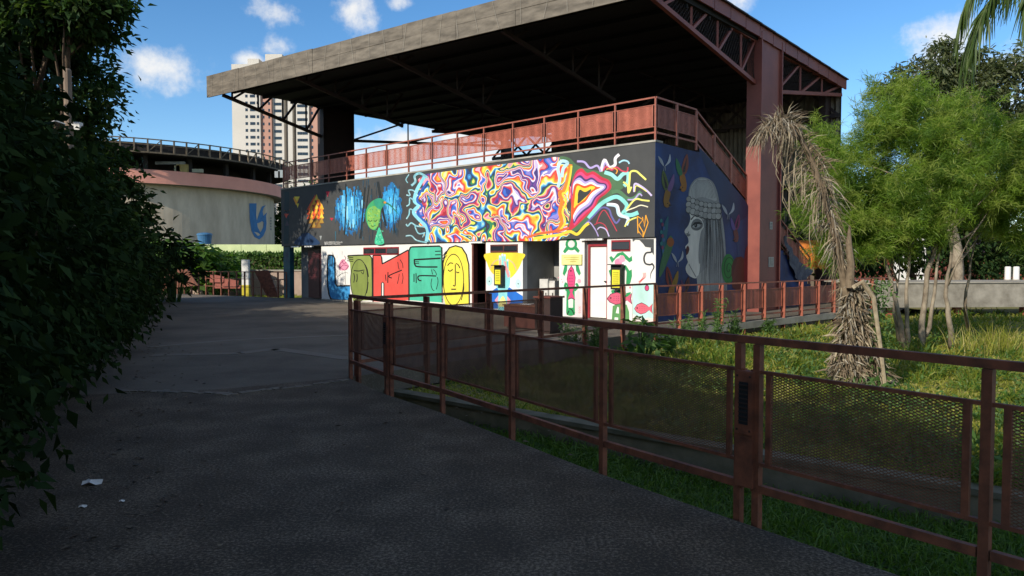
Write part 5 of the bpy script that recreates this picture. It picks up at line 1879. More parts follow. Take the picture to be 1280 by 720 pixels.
shr = [(3.2, 1.5, 3.4, 'leafy hedge shrub in deep shade beside the scraps of litter'), (5.8, 1.6, 3.6, 'leafy hedge shrub in deep shade beyond the littered one'),
       (8.4, 1.8, 3.4, 'large leafy hedge shrub beside the broken joint in the path'), (11.2, 1.9, 3.3, 'leafy hedge shrub at the foot of the wooden pole'),
       (14.2, 2.0, 3.1, 'leafy hedge shrub beside the paler paving strip'), (17.6, 2.1, 2.8, 'leafy hedge shrub beside the far part of the plaza'),
       (21.4, 2.3, 2.5, 'low leafy hedge shrub spilling over the plaza edge'), (26.0, 2.5, 2.2, 'last low leafy shrub of the hedge near the bar fence')]
for i, (Y, r, h, lab) in enumerate(shr):
    cx = edge_x(Y) - r * .95 - (.4 if Y < 10 else .25)
    t = thing('hedge_shrub', (cx, Y, -.1), lab, 'shrub', 'hedge shrubs along the path')
    m1 = MB()
    for k in range(6):
        limb(m1, (cx + rng.uniform(-.4, .4), Y + rng.uniform(-.4, .4), -.15), (cx + rng.uniform(-1, 1) * r * .7, Y + rng.uniform(-1, 1) * r * .7, h * rng.uniform(.6, .95)), .05, .015, .1, 4, 5)
    m1.build('stems', M['bark'], t)
    n = int(17000 if Y < 9 else 12000 if Y < 16 else 8000)
    sc = .62 if Y < 9 else .8 if Y < 16 else 1.1
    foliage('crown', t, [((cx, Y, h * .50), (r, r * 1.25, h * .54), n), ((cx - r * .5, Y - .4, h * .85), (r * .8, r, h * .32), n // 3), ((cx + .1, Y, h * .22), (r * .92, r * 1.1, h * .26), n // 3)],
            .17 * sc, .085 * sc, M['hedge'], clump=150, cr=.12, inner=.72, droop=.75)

broad_tree('broadleaf_tree', (-18.4, 25.6, -.6), [((-16.5, 25.5, 5.0), (2.5, 2.4, 2.0), 8000), ((-14.6, 23.4, 9.5), (2.1, 1.5, .85), 6500), ((-18.4, 24.8, 8.2), (3.2, 3, 2.6), 9000),
                                                 ((-17.6, 23.6, 9.7), (2.2, 1.6, 1.3), 7000), ((-20.9, 25.0, 9.8), (3.0, 2.6, 2.0), 8000), ((-15.4, 25.2, 2.6), (2.3, 2.2, 1.5), 5500), ((-16.0, 25.6, 7.6), (2.0, 2.0, 1.4), 4500), ((-16.0, 25.5, 5.0), (1.7, 1.8, 1.4), 5000), ((-13.6, 22.6, 9.5), (1.5, 1.2, .8), 3500), ((-14.0, 25.0, 3.4), (1.4, 1.4, 1.2), 3000)], .32,
           'tall dark broadleaf tree rising behind the hedge near the bar fence', 'tree', M['treeL'], .26, .13, M['bark'], clump=46, cr=.17)
broad_tree('broadleaf_tree', (-17.4, 20.6, -.6), [((-16.2, 21.0, 3.8), (2.9, 2.8, 2.2), 8000), ((-18.3, 20.6, 6.6), (3.0, 2.8, 2.2), 7500), ((-14.6, 20.0, 2.6), (2.0, 2.2, 1.6), 5000)], .24,
           'dense dark tree crowding the wooden pole behind the hedge', 'tree', M['treeL'], .2, .10, M['bark'], clump=60, cr=.16)
# trees standing behind and beside the viewpoint that keep the path in shade
for (x, y, blobs, lab) in ((-7.6, 1.2, [((-7.6, 1.0, 3.8), (2.8, 2.8, 1.8), 8000), ((-6.6, .2, 4.8), (2.4, 2.4, 1.1), 6000), ((-6.6, 4.2, 4.9), (2.2, 2.4, .9), 6000), ((-5.6, -1.9, 4.2), (2.0, 2.0, 1.6), 6000)], 'shade tree over the near end of the hedge'),  # last crowns are unseen, added to darken the hedge and close sunlit gaps
                           (-9.6, 6.0, [((-9.6, 6.0, 3.8), (2.8, 2.8, 2.2), 7000), ((-9.4, 5.0, 4.8), (2.2, 2.2, 1.1), 4000)], 'shade tree standing behind the littered hedge shrub'),
                           (-12.6, 10.4, [((-12.6, 10.4, 3.4), (2.9, 2.9, 2.1), 7000)], 'shade tree behind the middle of the hedge'),
                           (-4.5, -5.0, [((-4.5, -5.0, 4.3), (3.2, 3.2, 2.2), 9000), ((-3.0, -4.4, 4.8), (2.6, 2.6, 1.5), 7000)], 'shade tree behind the start of the path'),
                           (-1.5, -9.5, [((-1.0, -9.0, 5.0), (3.4, 3.4, 2.4), 9000), ((1.4, -8.8, 4.6), (2.8, 2.8, 2.2), 7000)], 'shade tree beside the path behind the start'),
                           (-8.0, -3.5, [((-8, -3.4, 5.0), (3.2, 3.2, 2.4), 5000)], 'tall shade tree left of the path start')):
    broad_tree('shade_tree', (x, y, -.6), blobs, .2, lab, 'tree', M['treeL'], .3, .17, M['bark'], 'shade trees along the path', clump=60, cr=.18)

# big-leaved plants in the sun beyond the plaza
def big_leaf_plant(loc, r, h, n, label, L=.5, W=.22, mats=None, group=None):
    t = thing('broad_leaf_plant', loc, label, 'plant', group)
    m1 = MB()
    tips = []
    for k in range(n):
        a = rng.uniform(0, 6.283)
        q = rng.uniform(.2, 1) * r
        e = Vector((loc[0] + math.cos(a) * q, loc[1] + math.sin(a) * q, loc[2] + h * rng.uniform(.35, 1.0)))
        m1.tube([Vector(loc) + Vector((math.cos(a), math.sin(a), 0)) * q * .3, Vector(loc).lerp(e, .6) + ZV * h * .12, e], [.02, .015, .008], 5)
        tips.append((e, a))
    m1.build('stems', M['weed'][0], t)
    P = np.repeat(np.array([list(e) for e, a in tips]), 7, axis=0) + nrg.normal(size=(n * 7, 3)) * L * .25
    A = np.repeat(np.array([a for e, a in tips]), 7) + nrg.normal(size=n * 7) * 1.1
    D = np.stack([np.cos(A), np.sin(A), nrg.uniform(-.8, .35, n * 7)], 1)
    V, Fc = kites(P, D, L * nrg.uniform(.6, 1.2, n * 7), W * nrg.uniform(.7, 1.2, n * 7), N=np.array([[0, 0, 1.0]]) + nrg.normal(size=(n * 7, 3)) * .35)
    mm = mats or M['weed']
    np_mesh('leaves', V, Fc, mm, nrg.integers(0, len(mm), n * 7), t)
    return t


BL = leafset('banana', [(.11, .20, .045), (.15, .25, .06), (.07, .15, .03)], .35)
big_leaf_plant((-18.8, 40.6, -.6), 2.2, 3.2, 110, 'sunlit mass of big floppy green leaves before the low pinkish wall', .75, .34, BL)
big_leaf_plant((-17.0, 41.0, -.6), 1.5, 2.4, 70, 'smaller clump of floppy green leaves beside the larger mass', .65, .3, BL)
big_leaf_plant((-13.2, 28.0, -.1), .9, 2.9, 34, 'leafy branch plant with big drooping leaves at the hedge end', .6, .22, M['hedge'])
hg = thing('clipped_hedge', (-15, 47, -.6), 'long clipped green hedge under the lime green wall', 'hedge')
n = 15000
P = np.stack([nrg.uniform(-30, -6, n), 47 + nrg.choice([-.45, 0], n) * nrg.uniform(.7, 1.1, n), nrg.uniform(-.6, 2.0, n)], 1)
P[: n // 4, 2] = nrg.uniform(1.85, 2.1, n // 4); P[: n // 4, 1] = nrg.uniform(46.5, 47.6, n // 4)
V, Fc = kites(P, nrg.normal(size=(n, 3)) + np.array([0, -.6, .3]), .26 * nrg.uniform(.6, 1.2, n), .14)
np_mesh('leaves', V, Fc, M['weed'], nrg.integers(0, 3, n), hg)
m1 = MB(); m1.box_axes((-18, 47.15, .6), (12, 0, 0), (0, .35, 0), (0, 0, 1.25)); m1.build('core', M['soil'], hg)
broad_tree('round_tree', (-23.5, 88, -.6), [((-23.5, 88, 6), (4.5, 3.5, 5), 5000), ((-27, 90, 4), (4, 3, 4), 3000)], .3, 'dark tree between the drum wall and the pavilion', 'tree', M['treeL'], .5, .3, M['bark'])

# --- right side: feathery trees with pale trunks
def feathery(base, trunks, blobs, label, dens=1.3):
    t = thing('feathery_tree', base, label, 'tree', 'feathery trees on the lawn')
    for tr in trunks:
        m1 = MB()
        pts = [Vector(q) for q in tr[0]]
        P = []
        for a, b in zip(pts, pts[1:]):
            for k in range(3):
                P.append(a.lerp(b, k / 3) + Vector((rng.uniform(-.025, .025), rng.uniform(-.025, .025), 0)))
        P.append(pts[-1])
        nP = len(P)
        m1.tube(P, [tr[1] * .78 * (1 - .75 * k / (nP - 1)) for k in range(nP)], 8)
        for k in range(4):
            s = P[rng.randint(nP // 2, nP - 1)]
            bc = min(blobs, key=lambda b_: (Vector(b_[0]) - s).length + rng.uniform(0, .6))
            e = Vector(bc[0]) + Vector((rng.uniform(-.9, .9) * bc[1][0], rng.uniform(-.9, .9) * bc[1][1], rng.uniform(.0, .9) * bc[1][2]))
            if e.z < s.z + .15:
                continue
            limb(m1, s, e, tr[1] * .3, .007, .12, 4, 5)
        m1.build('trunk', M['bark_pale'], t, smooth=True)
    Vs, Fs, Ms, base_ = [], [], [], 0
    for (c, r, n) in blobs:
        n = int(n * dens)
        c, r = np.array(c), np.array(r)
        npf = max(5, n // 11)                       # rounded puffs, each a ball of twig tips
        pd = unit(nrg.normal(size=(npf, 3)))
        pc = c + pd * r * (nrg.uniform(.35, .95, size=(npf, 1)) ** .6)
        kp = nrg.integers(0, npf, n)
        d = unit(nrg.normal(size=(n, 3)) + pd[kp] * .5)
        tips = pc[kp] + d * nrg.uniform(.12, .42, size=(n, 1))
        outd = unit(d * np.array([1, 1, .6]) + np.array([0, 0, .35]) + nrg.normal(size=(n, 3)) * .45)
        per = 84
        k = np.repeat(np.arange(n), per)
        along_ = nrg.uniform(-.42, .22, size=(n * per, 1))
        P = tips[k] + outd[k] * along_ + nrg.normal(size=(n * per, 3)) * .045
        D = outd[k] * .75 + nrg.normal(size=(n * per, 3)) * .55 + np.array([0, 0, .05])
        V, Fc = blades(P, D, .17 * nrg.uniform(.5, 1.3, n * per), .0095, droop=.45)
        Vs.append(V); Fs.append(Fc + base_); base_ += len(V)
        m = nrg.integers(0, 4, n)[k]
        Ms.append(np.concatenate([m, m]))
    np_mesh('crown', np.concatenate(Vs), np.concatenate(Fs), M['needle'], np.concatenate(Ms), t)
    return t


def gp(x, y, z=-.32):
    q = on_z(x, y, z)
    return Vector((q.x, q.y, z))


def ap(x, y, Y):
    return at_y(x, y, Y)


Y1 = 15.4
feathery(gp(1128, 436), [([gp(1130, 437), ap(1122, 390, Y1), ap(1112, 350, Y1), ap(1098, 300, Y1), ap(1085, 240, Y1)], .075), ([gp(1136, 437), ap(1133, 390, Y1), ap(1134, 350, Y1), ap(1140, 300, Y1), ap(1120, 220, Y1)], .07),
                         ([gp(1126, 434), ap(1116, 392, Y1 + .3), ap(1122, 352, Y1 + .3), ap(1100, 290, Y1 + .3)], .055)],
         [((7.55, 15.3, 3.6), (1.25, 1.2, 1.05), 150), ((7.2, 15.6, 2.65), (.95, .9, .8), 120), ((8.5, 15.6, 4.35), (1.1, 1.1, .85), 120), ((7.9, 15.0, 2.6), (1.1, .8, .7), 90), ((7.0, 15.8, 4.0), (.8, .8, .8), 60), ((6.9, 15.6, 3.3), (.7, .8, .6), 50), ((8.0, 15.6, 5.0), (.7, .7, .5), 45), ((7.3, 15.2, 2.1), (.7, .7, .45), 60), ((8.4, 15.2, 2.3), (.9, .7, .4), 60)],
         'feathery green tree with three pale trunks beside the dead palm')
feathery(gp(1150, 437), [([gp(1150, 438), ap(1153, 390, Y1), ap(1160, 340, Y1), ap(1176, 280, Y1), ap(1192, 230, Y1), ap(1200, 180, Y1)], .09), ([gp(1152, 437), ap(1164, 395, Y1), ap(1170, 350, Y1), ap(1176, 300, Y1), ap(1220, 200, Y1)], .065)],
         [((9.2, 15.4, 4.25), (1.25, 1.2, 1.0), 170), ((9.9, 15.2, 3.5), (1.2, 1.0, .9), 140), ((9.0, 15.0, 2.95), (1.1, .9, .6), 90), ((10.3, 15.8, 4.4), (1.1, 1.0, .75), 100)],
         'tallest feathery green tree with two pale leaning trunks')
feathery(gp(1190, 436), [([gp(1190, 437), ap(1187, 405, Y1 - .3), ap(1182, 370, Y1 - .3), ap(1188, 330, Y1 - .3), ap(1196, 260, Y1 - .3)], .085), ([gp(1210, 425), ap(1207, 380, Y1 + .8), ap(1212, 330, Y1 + .8), ap(1230, 250, Y1 + .8)], .06)],
         [((10.9, 15.0, 3.9), (1.2, 1.1, .9), 150), ((11.6, 15.5, 4.3), (1.2, 1.1, .8), 120), ((11.2, 15.6, 2.6), (1.2, 1.0, .8), 120), ((10.2, 16.2, 2.7), (1.0, .8, .6), 60)],
         'feathery green tree with a knotted brown trunk base beside tall grass')
feathery(gp(1300, 425), [([gp(1300, 426), ap(1303, 380, 16.5), ap(1298, 330, 16.5), ap(1290, 250, 16.5)], .08)],
         [((12.6, 16.4, 4.0), (1.3, 1.2, 1.0), 140), ((12.4, 16.6, 2.9), (1.1, 1.0, .7), 80)], 'feathery green tree at the end of the row by the footbridge')

# --- dark fill trees and grey-green trees behind
BK = [((14.0, 31), 5.2, 2.6, 'dark bushy tree behind the stair end of the pavilion'), ((18.5, 33), 5.6, 2.8, 'dark bushy tree behind the footbridge beam'), ((23, 34), 5.4, 2.8, 'dark bushy tree behind the white footbridge posts')]
for (xy, h, r, lab) in BK:
    broad_tree('bushy_tree', (xy[0], xy[1], -.4), [((xy[0], xy[1], h * .62), (r, r * .8, h * .42), 6500), ((xy[0] - r * .5, xy[1] - .4, h * .42), (r * .6, r * .6, h * .3), 2500)], .16, lab, 'tree', M['treeL'], .26, .11, M['bark'], 'dark trees behind the lawn', clump=50)
EUC = [((18.3, 30), [((17.0, 30, 9.1), (1.2, 1.0, .8), 2600), ((18.2, 30, 9.9), (1.1, .9, .9), 2600), ((16.0, 30, 8.4), (1.0, .8, .7), 1800), ((19.4, 30, 8.9), (1.2, 1, .9), 2600), ((17.8, 30.4, 7.6), (1.9, 1.1, 1.0), 3600)], 'slender grey green tree with open crown against the blue sky'),
       ((22.0, 30.5), [((20.9, 30.5, 8.8), (1.5, 1.3, 1.3), 3400), ((22.4, 30.2, 9.9), (1.7, 1.2, 1.2), 3400), ((23.4, 31, 7.6), (1.9, 1.5, 1.4), 3000), ((20.6, 31, 7.0), (1.3, 1.2, .8), 1600), ((24.4, 30.6, 9.4), (1.4, 1.2, 1.2), 2000), ((21.6, 30.6, 6.2), (2.4, 1.3, .9), 2400)], 'broad grey green tree with pale trunk behind the palm frond')]
for (xy, blobs, lab) in EUC:
    broad_tree('eucalyptus_tree', (xy[0], xy[1], -.4), blobs, .26, lab, 'tree', M['euc'], .24, .075, M['bark_pale'], clump=26, cr=.2, droop=.6)
FARW = []
for i in range(9):
    x = 10 + i * 8.5
    broad_tree('distant_tree', (x, 70 + (i % 3) * 5, -.6), [((x, 70 + (i % 3) * 5, 3.6), (5.2, 3.5, 3.4), 2600)], .3, 'distant dark tree in the row beyond the lawn', 'tree', M['treeL'], .6, .3, M['bark'], 'distant trees beyond the lawn', clump=40)

# --- palm: trunk to the right, fronds hanging into view
pt = thing('palm_tree', (10.3, 12.4, -.32), 'green palm with long drooping fronds over the feathery trees', 'palm')
m1 = MB(); PT = [Vector((10.3, 12.4, -.35)), Vector((10.25, 12.4, 2)), Vector((10.1, 12.3, 4.4)), Vector((9.9, 12.2, 6.4))]
m1.tube(PT, [.2, .16, .14, .13], 10); m1.build('trunk', M['bark_pale'], pt, smooth=True)
for (az, L, rise) in ((R(188), 2.9, .45), (R(205), 2.6, .75), (R(165), 2.6, .9), (R(235), 2.6, .7), (R(280), 2.7, .8), (R(330), 2.6, .8), (R(20), 2.8, .7), (R(70), 2.7, .8), (R(120), 2.7, .8)):
    m1 = MB()
    pts = []
    for k in range(15):
        q = k / 14
        x = math.sin(q * 1.35) * L * .86
        z = rise * math.sin(q * 2.0) - 1.15 * q ** 2.2 * L * .55
        pts.append(PT[-1] + Vector((math.cos(az) * x, math.sin(az) * x, z)))
    m1.tube(pts, [.03 * (1 - .85 * k / 14) + .004 for k in range(15)], 6)
    st = m1.build('frond_stem', M['palm'][1], pt)
    n = 150
    qs = nrg.uniform(.12, 1.0, n)
    arr = np.array([list(q) for q in pts])
    idx = qs * 13.999
    i0 = idx.astype(int); fr_ = (idx - i0)[:, None]
    P = arr[i0] * (1 - fr_) + arr[np.minimum(i0 + 1, 14)] * fr_
    T = unit(arr[np.minimum(i0 + 1, 14)] - arr[i0])
    side_ = np.cross(T, np.array([0, 0, 1.0])) * np.where(np.arange(n) % 2, 1, -1)[:, None]
    D = side_ * .75 + T * .75 + np.array([0, 0, -.45]) + nrg.normal(size=(n, 3)) * .12
    V, Fc = blades(P, D, .62 * (1 - .45 * np.abs(qs - .45)) * nrg.uniform(.8, 1.1, n), .034, droop=1.3)
    mi_ = nrg.integers(0, 3, n)
    np_mesh('leaflets', V, Fc, M['palm'], np.concatenate([mi_, mi_]), st)

# --- dead palm, its crown bent over and hung with dry leaves
DY = 10.7
dp = thing('dead_palm', gp(1064, 492), 'dead palm with bent over crown of dry grey straw leaves', 'palm')
spine_px = [(1066, 492), (1064, 430), (1060, 380), (1052, 330), (1042, 285), (1030, 245), (1017, 208), (1002, 175), (985, 155), (968, 152), (957, 168)]
spine = [ap(x, y, DY) for x, y in spine_px]
spine[0].z = -.4
m1 = MB(); m1.tube(spine, [.11, .085, .07, .06, .055, .05, .045, .04, .035, .03, .02], 9); m1.build('trunk', M['straw3'], dp, smooth=True)
arr = np.array([list(q) for q in spine])


def spine_at(q):
    idx = np.clip(q, 0, .9999) * (len(arr) - 1)
    i0 = idx.astype(int); f_ = (idx - i0)[:, None]
    return arr[i0] * (1 - f_) + arr[i0 + 1] * f_


STR = [M['straw'], M['straw3'], M['straw3'], M['straw2'], M['straw3']]
n = 1350
# ragged tufts along the spine, some sparse and some thick
tc_ = nrg.uniform(.24, 1.0, 60); ta_ = nrg.uniform(0, 6.283, 60); tw_ = nrg.uniform(.4, 1.35, 60)
k = nrg.integers(0, 60, n)
q = np.clip(tc_[k] + nrg.normal(size=n) * .012, .2, 1)
a = ta_[k] + nrg.normal(size=n) * .35
rad = (.045 + .075 * np.sin(np.clip((q - .3) / .75, 0, 1) * 2.8)) * tw_[k]
P = spine_at(q) + np.stack([np.cos(a) * rad, np.sin(a) * rad, nrg.uniform(-.05, .06, n)], 1)
D = np.stack([np.cos(a) * .6 + nrg.normal(size=n) * .35, np.sin(a) * .6 + nrg.normal(size=n) * .35, nrg.uniform(-1.3, .1, n)], 1)
V, Fc = blades(P, D, nrg.uniform(.08, .38, n) * tw_[k] ** .5, nrg.uniform(.004, .017, n), droop=1.0)
mi_ = nrg.integers(0, 5, n)
o_ = np_mesh('dry_leaves', V, Fc, STR, np.concatenate([mi_, mi_]), dp); o_['kind'] = 'stuff'
n = 260
q = nrg.uniform(.55, .98, n)
a = nrg.uniform(0, 6.283, n)
P = spine_at(q)
D = np.stack([np.cos(a) * .6 + .3, np.sin(a) * .5, nrg.uniform(.2, 1.2, n)], 1)
V, Fc = blades(P, D, nrg.uniform(.2, .6, n), .014, droop=.7)
mi_ = nrg.integers(0, 5, n)
np_mesh('dry_spikes', V, Fc, STR, np.concatenate([mi_, mi_]), dp)['kind'] = 'stuff'
# curled strips hanging on the left of the bent part
n = 34
q = nrg.uniform(.42, .72, n)
P = spine_at(q)
Vc, Fcs, b_ = [], [], 0
m1 = MB()
for k in range(n):
    s0 = Vector(P[k]); l = rng.uniform(.25, .6)
    out_ = Vector((-rng.uniform(.5, 1), rng.uniform(-.6, .3), 0)) * l
    pts = [s0, s0 + out_ * .6 + ZV * .06, s0 + out_ + ZV * -.12 * l, s0 + out_ * 1.02 - ZV * l * .7, s0 + out_ * .8 - ZV * l * 1.1]
    m1.tube(pts, [.007, .007, .006, .005, .003], 4)
m1.build('curled_strips', M['straw'], dp)['kind'] = 'stuff'
# fibrous skirt round the foot
n = 2600
leg_ = nrg.integers(0, 3, n)                      # three ragged clumps of old leaf bases
lx = np.array([-.20, .02, .42])[leg_]; lt = np.array([1.45, 1.55, 1.05])[leg_]; lr = np.array([.10, .10, .07])[leg_]
hh = nrg.uniform(0, 1, n) ** 1.2
a = nrg.uniform(0, 6.283, n)
lump = 1 + .45 * np.sin(hh * 17 + leg_ * 2.1) * np.sin(a * 2 + leg_)
cx = arr[0][0] + lx * (1 - .75 * hh * (leg_ != 1))
P = np.stack([cx + np.cos(a) * lr * lump * (1.15 - .5 * hh), DY + np.sin(a) * lr * lump, -.25 + hh * lt], 1)
D = np.stack([np.cos(a) * .35 + nrg.normal(size=n) * .3, np.sin(a) * .35 + nrg.normal(size=n) * .3, nrg.uniform(-1, .25, n)], 1)
V, Fc = blades(P, D, nrg.uniform(.08, .3, n), nrg.uniform(.010, .035, n), droop=.4)
mi_ = nrg.integers(0, 5, n)
np_mesh('fibre_skirt', V, Fc, STR, np.concatenate([mi_, mi_]), dp)['kind'] = 'stuff'
m1 = MB()
m1.tube([ap(1062, 360, DY - .15), ap(1064, 330, DY - .15), ap(1061, 305, DY - .15), ap(1062, 282, DY - .15)], [.065, .05, .045, .012], 8); m1.build('broken_stump', M['straw3'], dp)
m1 = MB()
m1.tube([ap(1066, 360, DY - .2), ap(1078, 352, DY - .25), ap(1092, 372, DY - .25), ap(1100, 430, DY - .2), ap(1106, 480, DY - .2)], [.04, .04, .035, .03, .03], 7); m1.build('fallen_stalk', M['straw'], dp)
n = 700
P = np.stack([nrg.uniform(5.25, 5.6, n), DY + nrg.uniform(-.2, .2, n), nrg.uniform(-.3, 1.35, n)], 1)
V, Fc = kites(P, nrg.normal(size=(n, 3)) + np.array([0, 0, -.6]), .09, .03)
vine = np_mesh('climbing_vine', V, Fc, M['weed'], nrg.integers(0, 3, n), loc=(5.4, DY, -.32))
tag(vine, 'green creeper hanging down beside the dead palm foot', 'vine')

# --- weeds along the walkway
def feather_weed(loc, h, label, n=300, spread=.25, group='feathery weeds at the walkway'):
    t = thing('weed', loc, label, 'weed', group)
    m1 = MB()
    tips = []
    for k in range(7):
        e = Vector(loc) + Vector((rng.uniform(-1, 1) * spread, rng.uniform(-1, 1) * spread, h * rng.uniform(.6, 1)))
        m1.tube([loc, Vector(loc).lerp(e, .5), e], [.012, .009, .004], 5)
        tips.append(e)
    m1.build('stems', M['weed'][1], t)
    E = np.array([list(e) for e in tips]); b = np.array(list(loc))
    k = nrg.integers(0, 7, n); q = nrg.uniform(.2, 1, size=(n, 1))
    P = b + (E[k] - b) * q
    D = nrg.normal(size=(n, 3)) * np.array([1, 1, .6]) + np.array([0, 0, .25])
    V, Fc = kites(P, D, nrg.uniform(.07, .18, n), .022)
    np_mesh('leaves', V, Fc, M['weed'], nrg.integers(0, 3, n), t)


for (x, y, h, lab) in ((850, 437, .7, 'feathery green weed below the first walkway panels'), (872, 434, .85, 'tall feathery green weed before the walkway'), (896, 436, 1.15, 'tallest feathery weed standing before the portrait mural'),
                       (918, 432, .8, 'feathery weed beside the lit lawn edge'), (835, 446, .6, 'small feathery weed beside the broad leaved sapling'), (960, 418, .45, 'little weed under the walkway edge'),
                       (744, 452, .75, 'thin weed behind the mesh fence near the niche'), (716, 446, .7, 'thin spindly weed by the plaza fence')):
    feather_weed(gp(x, y), h, lab)
big_leaf_plant(tuple(gp(803, 450)), .42, .85, 10, 'broad leaved sapling growing beside the walkway fence', .27, .15, M['weed'])
# tall seeding grass at the right
for (x, y, lab) in ((1232, 438, 'tall seeding grass tuft beside the knotted trunk'), (1262, 440, 'tallest seeding grass tuft at the lawn edge'), (1215, 446, 'shorter seeding grass tuft on the lawn')):
    b = gp(x, y)
    t = thing('grass_tuft', b, lab, 'grass', 'seeding grass tufts')
    n = 130
    P = np.array(list(b)) + nrg.normal(size=(n, 3)) * np.array([.25, .2, 0])
    D = np.stack([nrg.normal(size=n) * .22, nrg.normal(size=n) * .22, np.ones(n)], 1)
    V, Fc = blades(P, D, nrg.uniform(.35, 1.05, n), .013, droop=.6)
    mi_ = nrg.integers(0, 4, n)
    np_mesh('blades', V, Fc, M['grass'], np.concatenate([mi_, mi_]), t)['kind'] = 'stuff'

# --- grass: in the ditch and on the lawn
def side_of(P, a, b):
    return (b[0] - a[0]) * (P[:, 1] - a[1]) - (b[1] - a[1]) * (P[:, 0] - a[0])


def right_of_poly(P, line):
    """True where P lies to the right of an (ordered) open line, tested per nearest segment in y"""
    ok = np.zeros(len(P), bool)
    d_best = np.full(len(P), 1e9)
    for a, b in zip(line, line[1:]):
        a_, b_ = np.array(a), np.array(b)
        ab = b_ - a_
        tt = np.clip(((P[:, :2] - a_) @ ab) / (ab @ ab), 0, 1)
        dd = np.linalg.norm(P[:, :2] - (a_ + tt[:, None] * ab), axis=1)
        s = side_of(P, a, b) < 0
        better = dd < d_best
        ok[better] = s[better]
        d_best[better] = dd[better]
    return ok, d_best


def ngrass(P):
    return .5 + .25 * np.sin(P[:, 0] * 1.7 + 1.3 * np.sin(P[:, 1] * 1.1)) + .25 * np.sin(P[:, 1] * 2.3 + P[:, 0] * .7)


FPx = [(x, y) for x, y in FP] + [(8.4, -4.8)]
N = 150000
Y = 2.2 + 8.4 * nrg.uniform(0, 1, N)
X = nrg.uniform(-2.2, 8, N)
P = np.stack([X, Y, np.full(N, -.62)], 1)
ok1, d1 = right_of_poly(P, FPx[::-1])
ok2, d2 = right_of_poly(P, K); ok2 = ok2
ok3 = side_of(P, FAR[0], FAR[1]) < 0
sel = ok1 & ok2 & ok3 & (d1 > .03) & (d2 > .1)
P = P[sel]
n = len(P)
g = ngrass(P)
D = np.stack([nrg.normal(size=n) * .45, nrg.normal(size=n) * .45, np.ones(n)], 1)
V, Fc = blades(P, D, (.17 + .26 * g) * nrg.uniform(.6, 1.3, n), .006 + .0009 * P[:, 1], droop=.9)
mi_ = nrg.integers(0, 3, n)
o = np_mesh('ditch_grass', V, Fc, M['grass_dk'], np.concatenate([mi_, mi_]), loc=(2, 6, -.62))
tag(o, 'shaded green grass filling the ditch below the path fence', 'grass', kind='stuff')
N = 240000
Y = 4.5 / np.maximum(1e-3, 1 - nrg.uniform(0, 1, N) * (1 - 4.5 / 26))
X = nrg.uniform(-.3, .85, N) * Y
P = np.stack([X, Y, np.full(N, -.325)], 1)
okk, dk = right_of_poly(P, K); okk = ~okk
okf, df = right_of_poly(P, FAR)
sel = okk & okf & (dk > .12) & (df > .12)
P = P[sel]
n = len(P)
g = ngrass(P)
pat = .55 + 1.5 * np.clip(np.sin(P[:, 0] * 3.1 + 2 * np.sin(P[:, 1] * 1.9)) * np.sin(P[:, 1] * 2.7 + 1.5 * np.sin(P[:, 0] * 2.2)) + .15 * nrg.normal(size=n), 0, 1)
D = np.stack([nrg.normal(size=n) * .5, nrg.normal(size=n) * .5, np.ones(n)], 1)
V, Fc = blades(P, D, (.06 + .20 * g ** 1.5 + .005 * P[:, 1]) * nrg.uniform(.5, 1.5, n) * pat, .005 + .0011 * P[:, 1], droop=.8)
mi_ = np.where(pat > .9, nrg.choice([0, 2, 2, 4, 4], n), nrg.choice([0, 0, 1, 1, 3, 2], n))
o = np_mesh('lawn_grass', V, Fc, M['grass'] + [M['grass_dk'][0]], np.concatenate([mi_, mi_]), loc=(6, 12, -.32))
tag(o, 'rough yellow green lawn grass under the feathery trees', 'grass', kind='stuff')
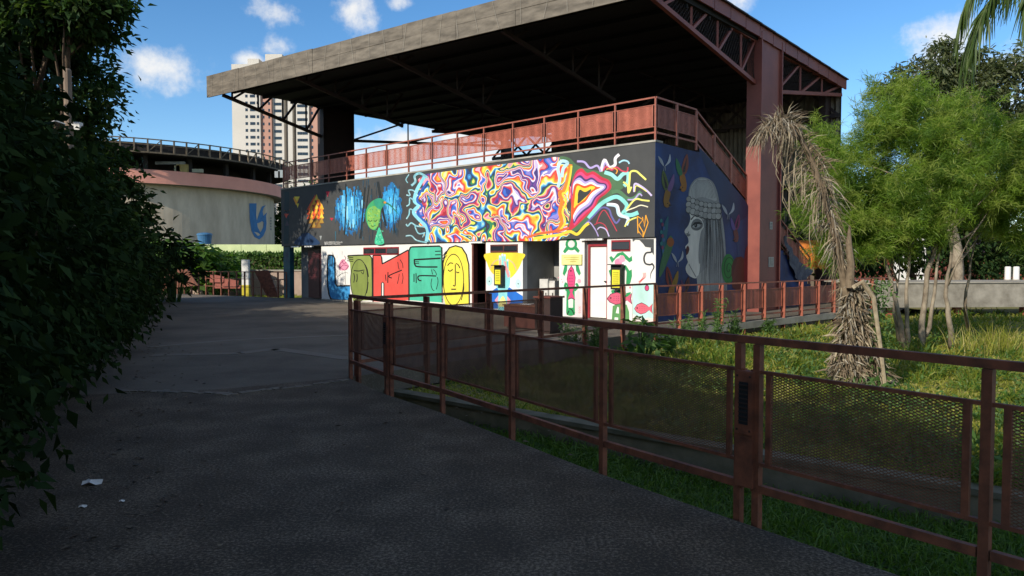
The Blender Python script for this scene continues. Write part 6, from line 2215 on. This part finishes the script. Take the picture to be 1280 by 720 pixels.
# small broad-leaved weeds in patches over the lawn
n = 9000
k = nrg.integers(0, 160, n)
cy_ = 5.5 / np.maximum(1e-3, 1 - nrg.uniform(0, 1, 160) * (1 - 5.5 / 20)); cx_ = nrg.uniform(.1, .8, 160) * cy_
P = np.stack([cx_[k] + nrg.normal(size=n) * .22, cy_[k] + nrg.normal(size=n) * .22, -.30 + np.abs(nrg.normal(size=n)) * .09], 1)
okk, dk = right_of_poly(P, K); okf, df = right_of_poly(P, FAR)
P = P[~okk & okf & (dk > .1) & (df > .1)]
n = len(P)
V, Fc = kites(P, nrg.normal(size=(n, 3)) + np.array([0, 0, .5]), nrg.uniform(.05, .12, n), nrg.uniform(.025, .05, n))
o = np_mesh('lawn_weeds', V, Fc, M['weed'], nrg.integers(0, 3, n), loc=(6, 11, -.32))
tag(o, 'patches of small leafy weeds in the lawn grass', 'weeds', kind='stuff')
# grass strip beyond the bar fence
N = 14000
P = np.stack([nrg.uniform(-24, -8, N), nrg.uniform(33, 43, N), np.full(N, -.62)], 1)
P = P[side_of(P, (RFA.x, RFA.y), (RFB.x, RFB.y)) > .5]
n = len(P)
D = np.stack([nrg.normal(size=n) * .4, nrg.normal(size=n) * .4, np.ones(n)], 1)
V, Fc = blades(P, D, nrg.uniform(.2, .55, n), .05, droop=.7)
mi_ = nrg.integers(0, 3, n)
o = np_mesh('verge_grass', V, Fc, M['grass'], np.concatenate([mi_, mi_]), loc=(-16, 38, -.62))
tag(o, 'grass verge between the bar fence and the low pinkish wall', 'grass', kind='stuff')

# fallen leaves by the hedge foot and a few over the path
n = 260
Yl = nrg.uniform(3.2, 14, n)
Xl = edge_x(Yl) + np.abs(nrg.normal(size=n)) * .55 + .05
Xl[:60] = nrg.uniform(-2.5, .8, 60); Yl[:60] = nrg.uniform(4.5, 9, 60)
P = np.stack([Xl, Yl, np.full(n, .008)], 1)
A = nrg.uniform(0, 6.283, n)
V, Fc = kites(P, np.stack([np.cos(A), np.sin(A), nrg.uniform(0, .25, n)], 1), nrg.uniform(.03, .075, n), nrg.uniform(.015, .035, n), N=np.array([[0, 0, 1.0]]) + nrg.normal(size=(n, 3)) * .15)
o = np_mesh('fallen_leaves', V, Fc, [M['straw3'], M['bark'], M['straw3']], nrg.integers(0, 3, n), loc=(-3, 6, 0))
tag(o, 'small dry fallen leaves scattered on the path along the hedge', 'leaves', kind='stuff')
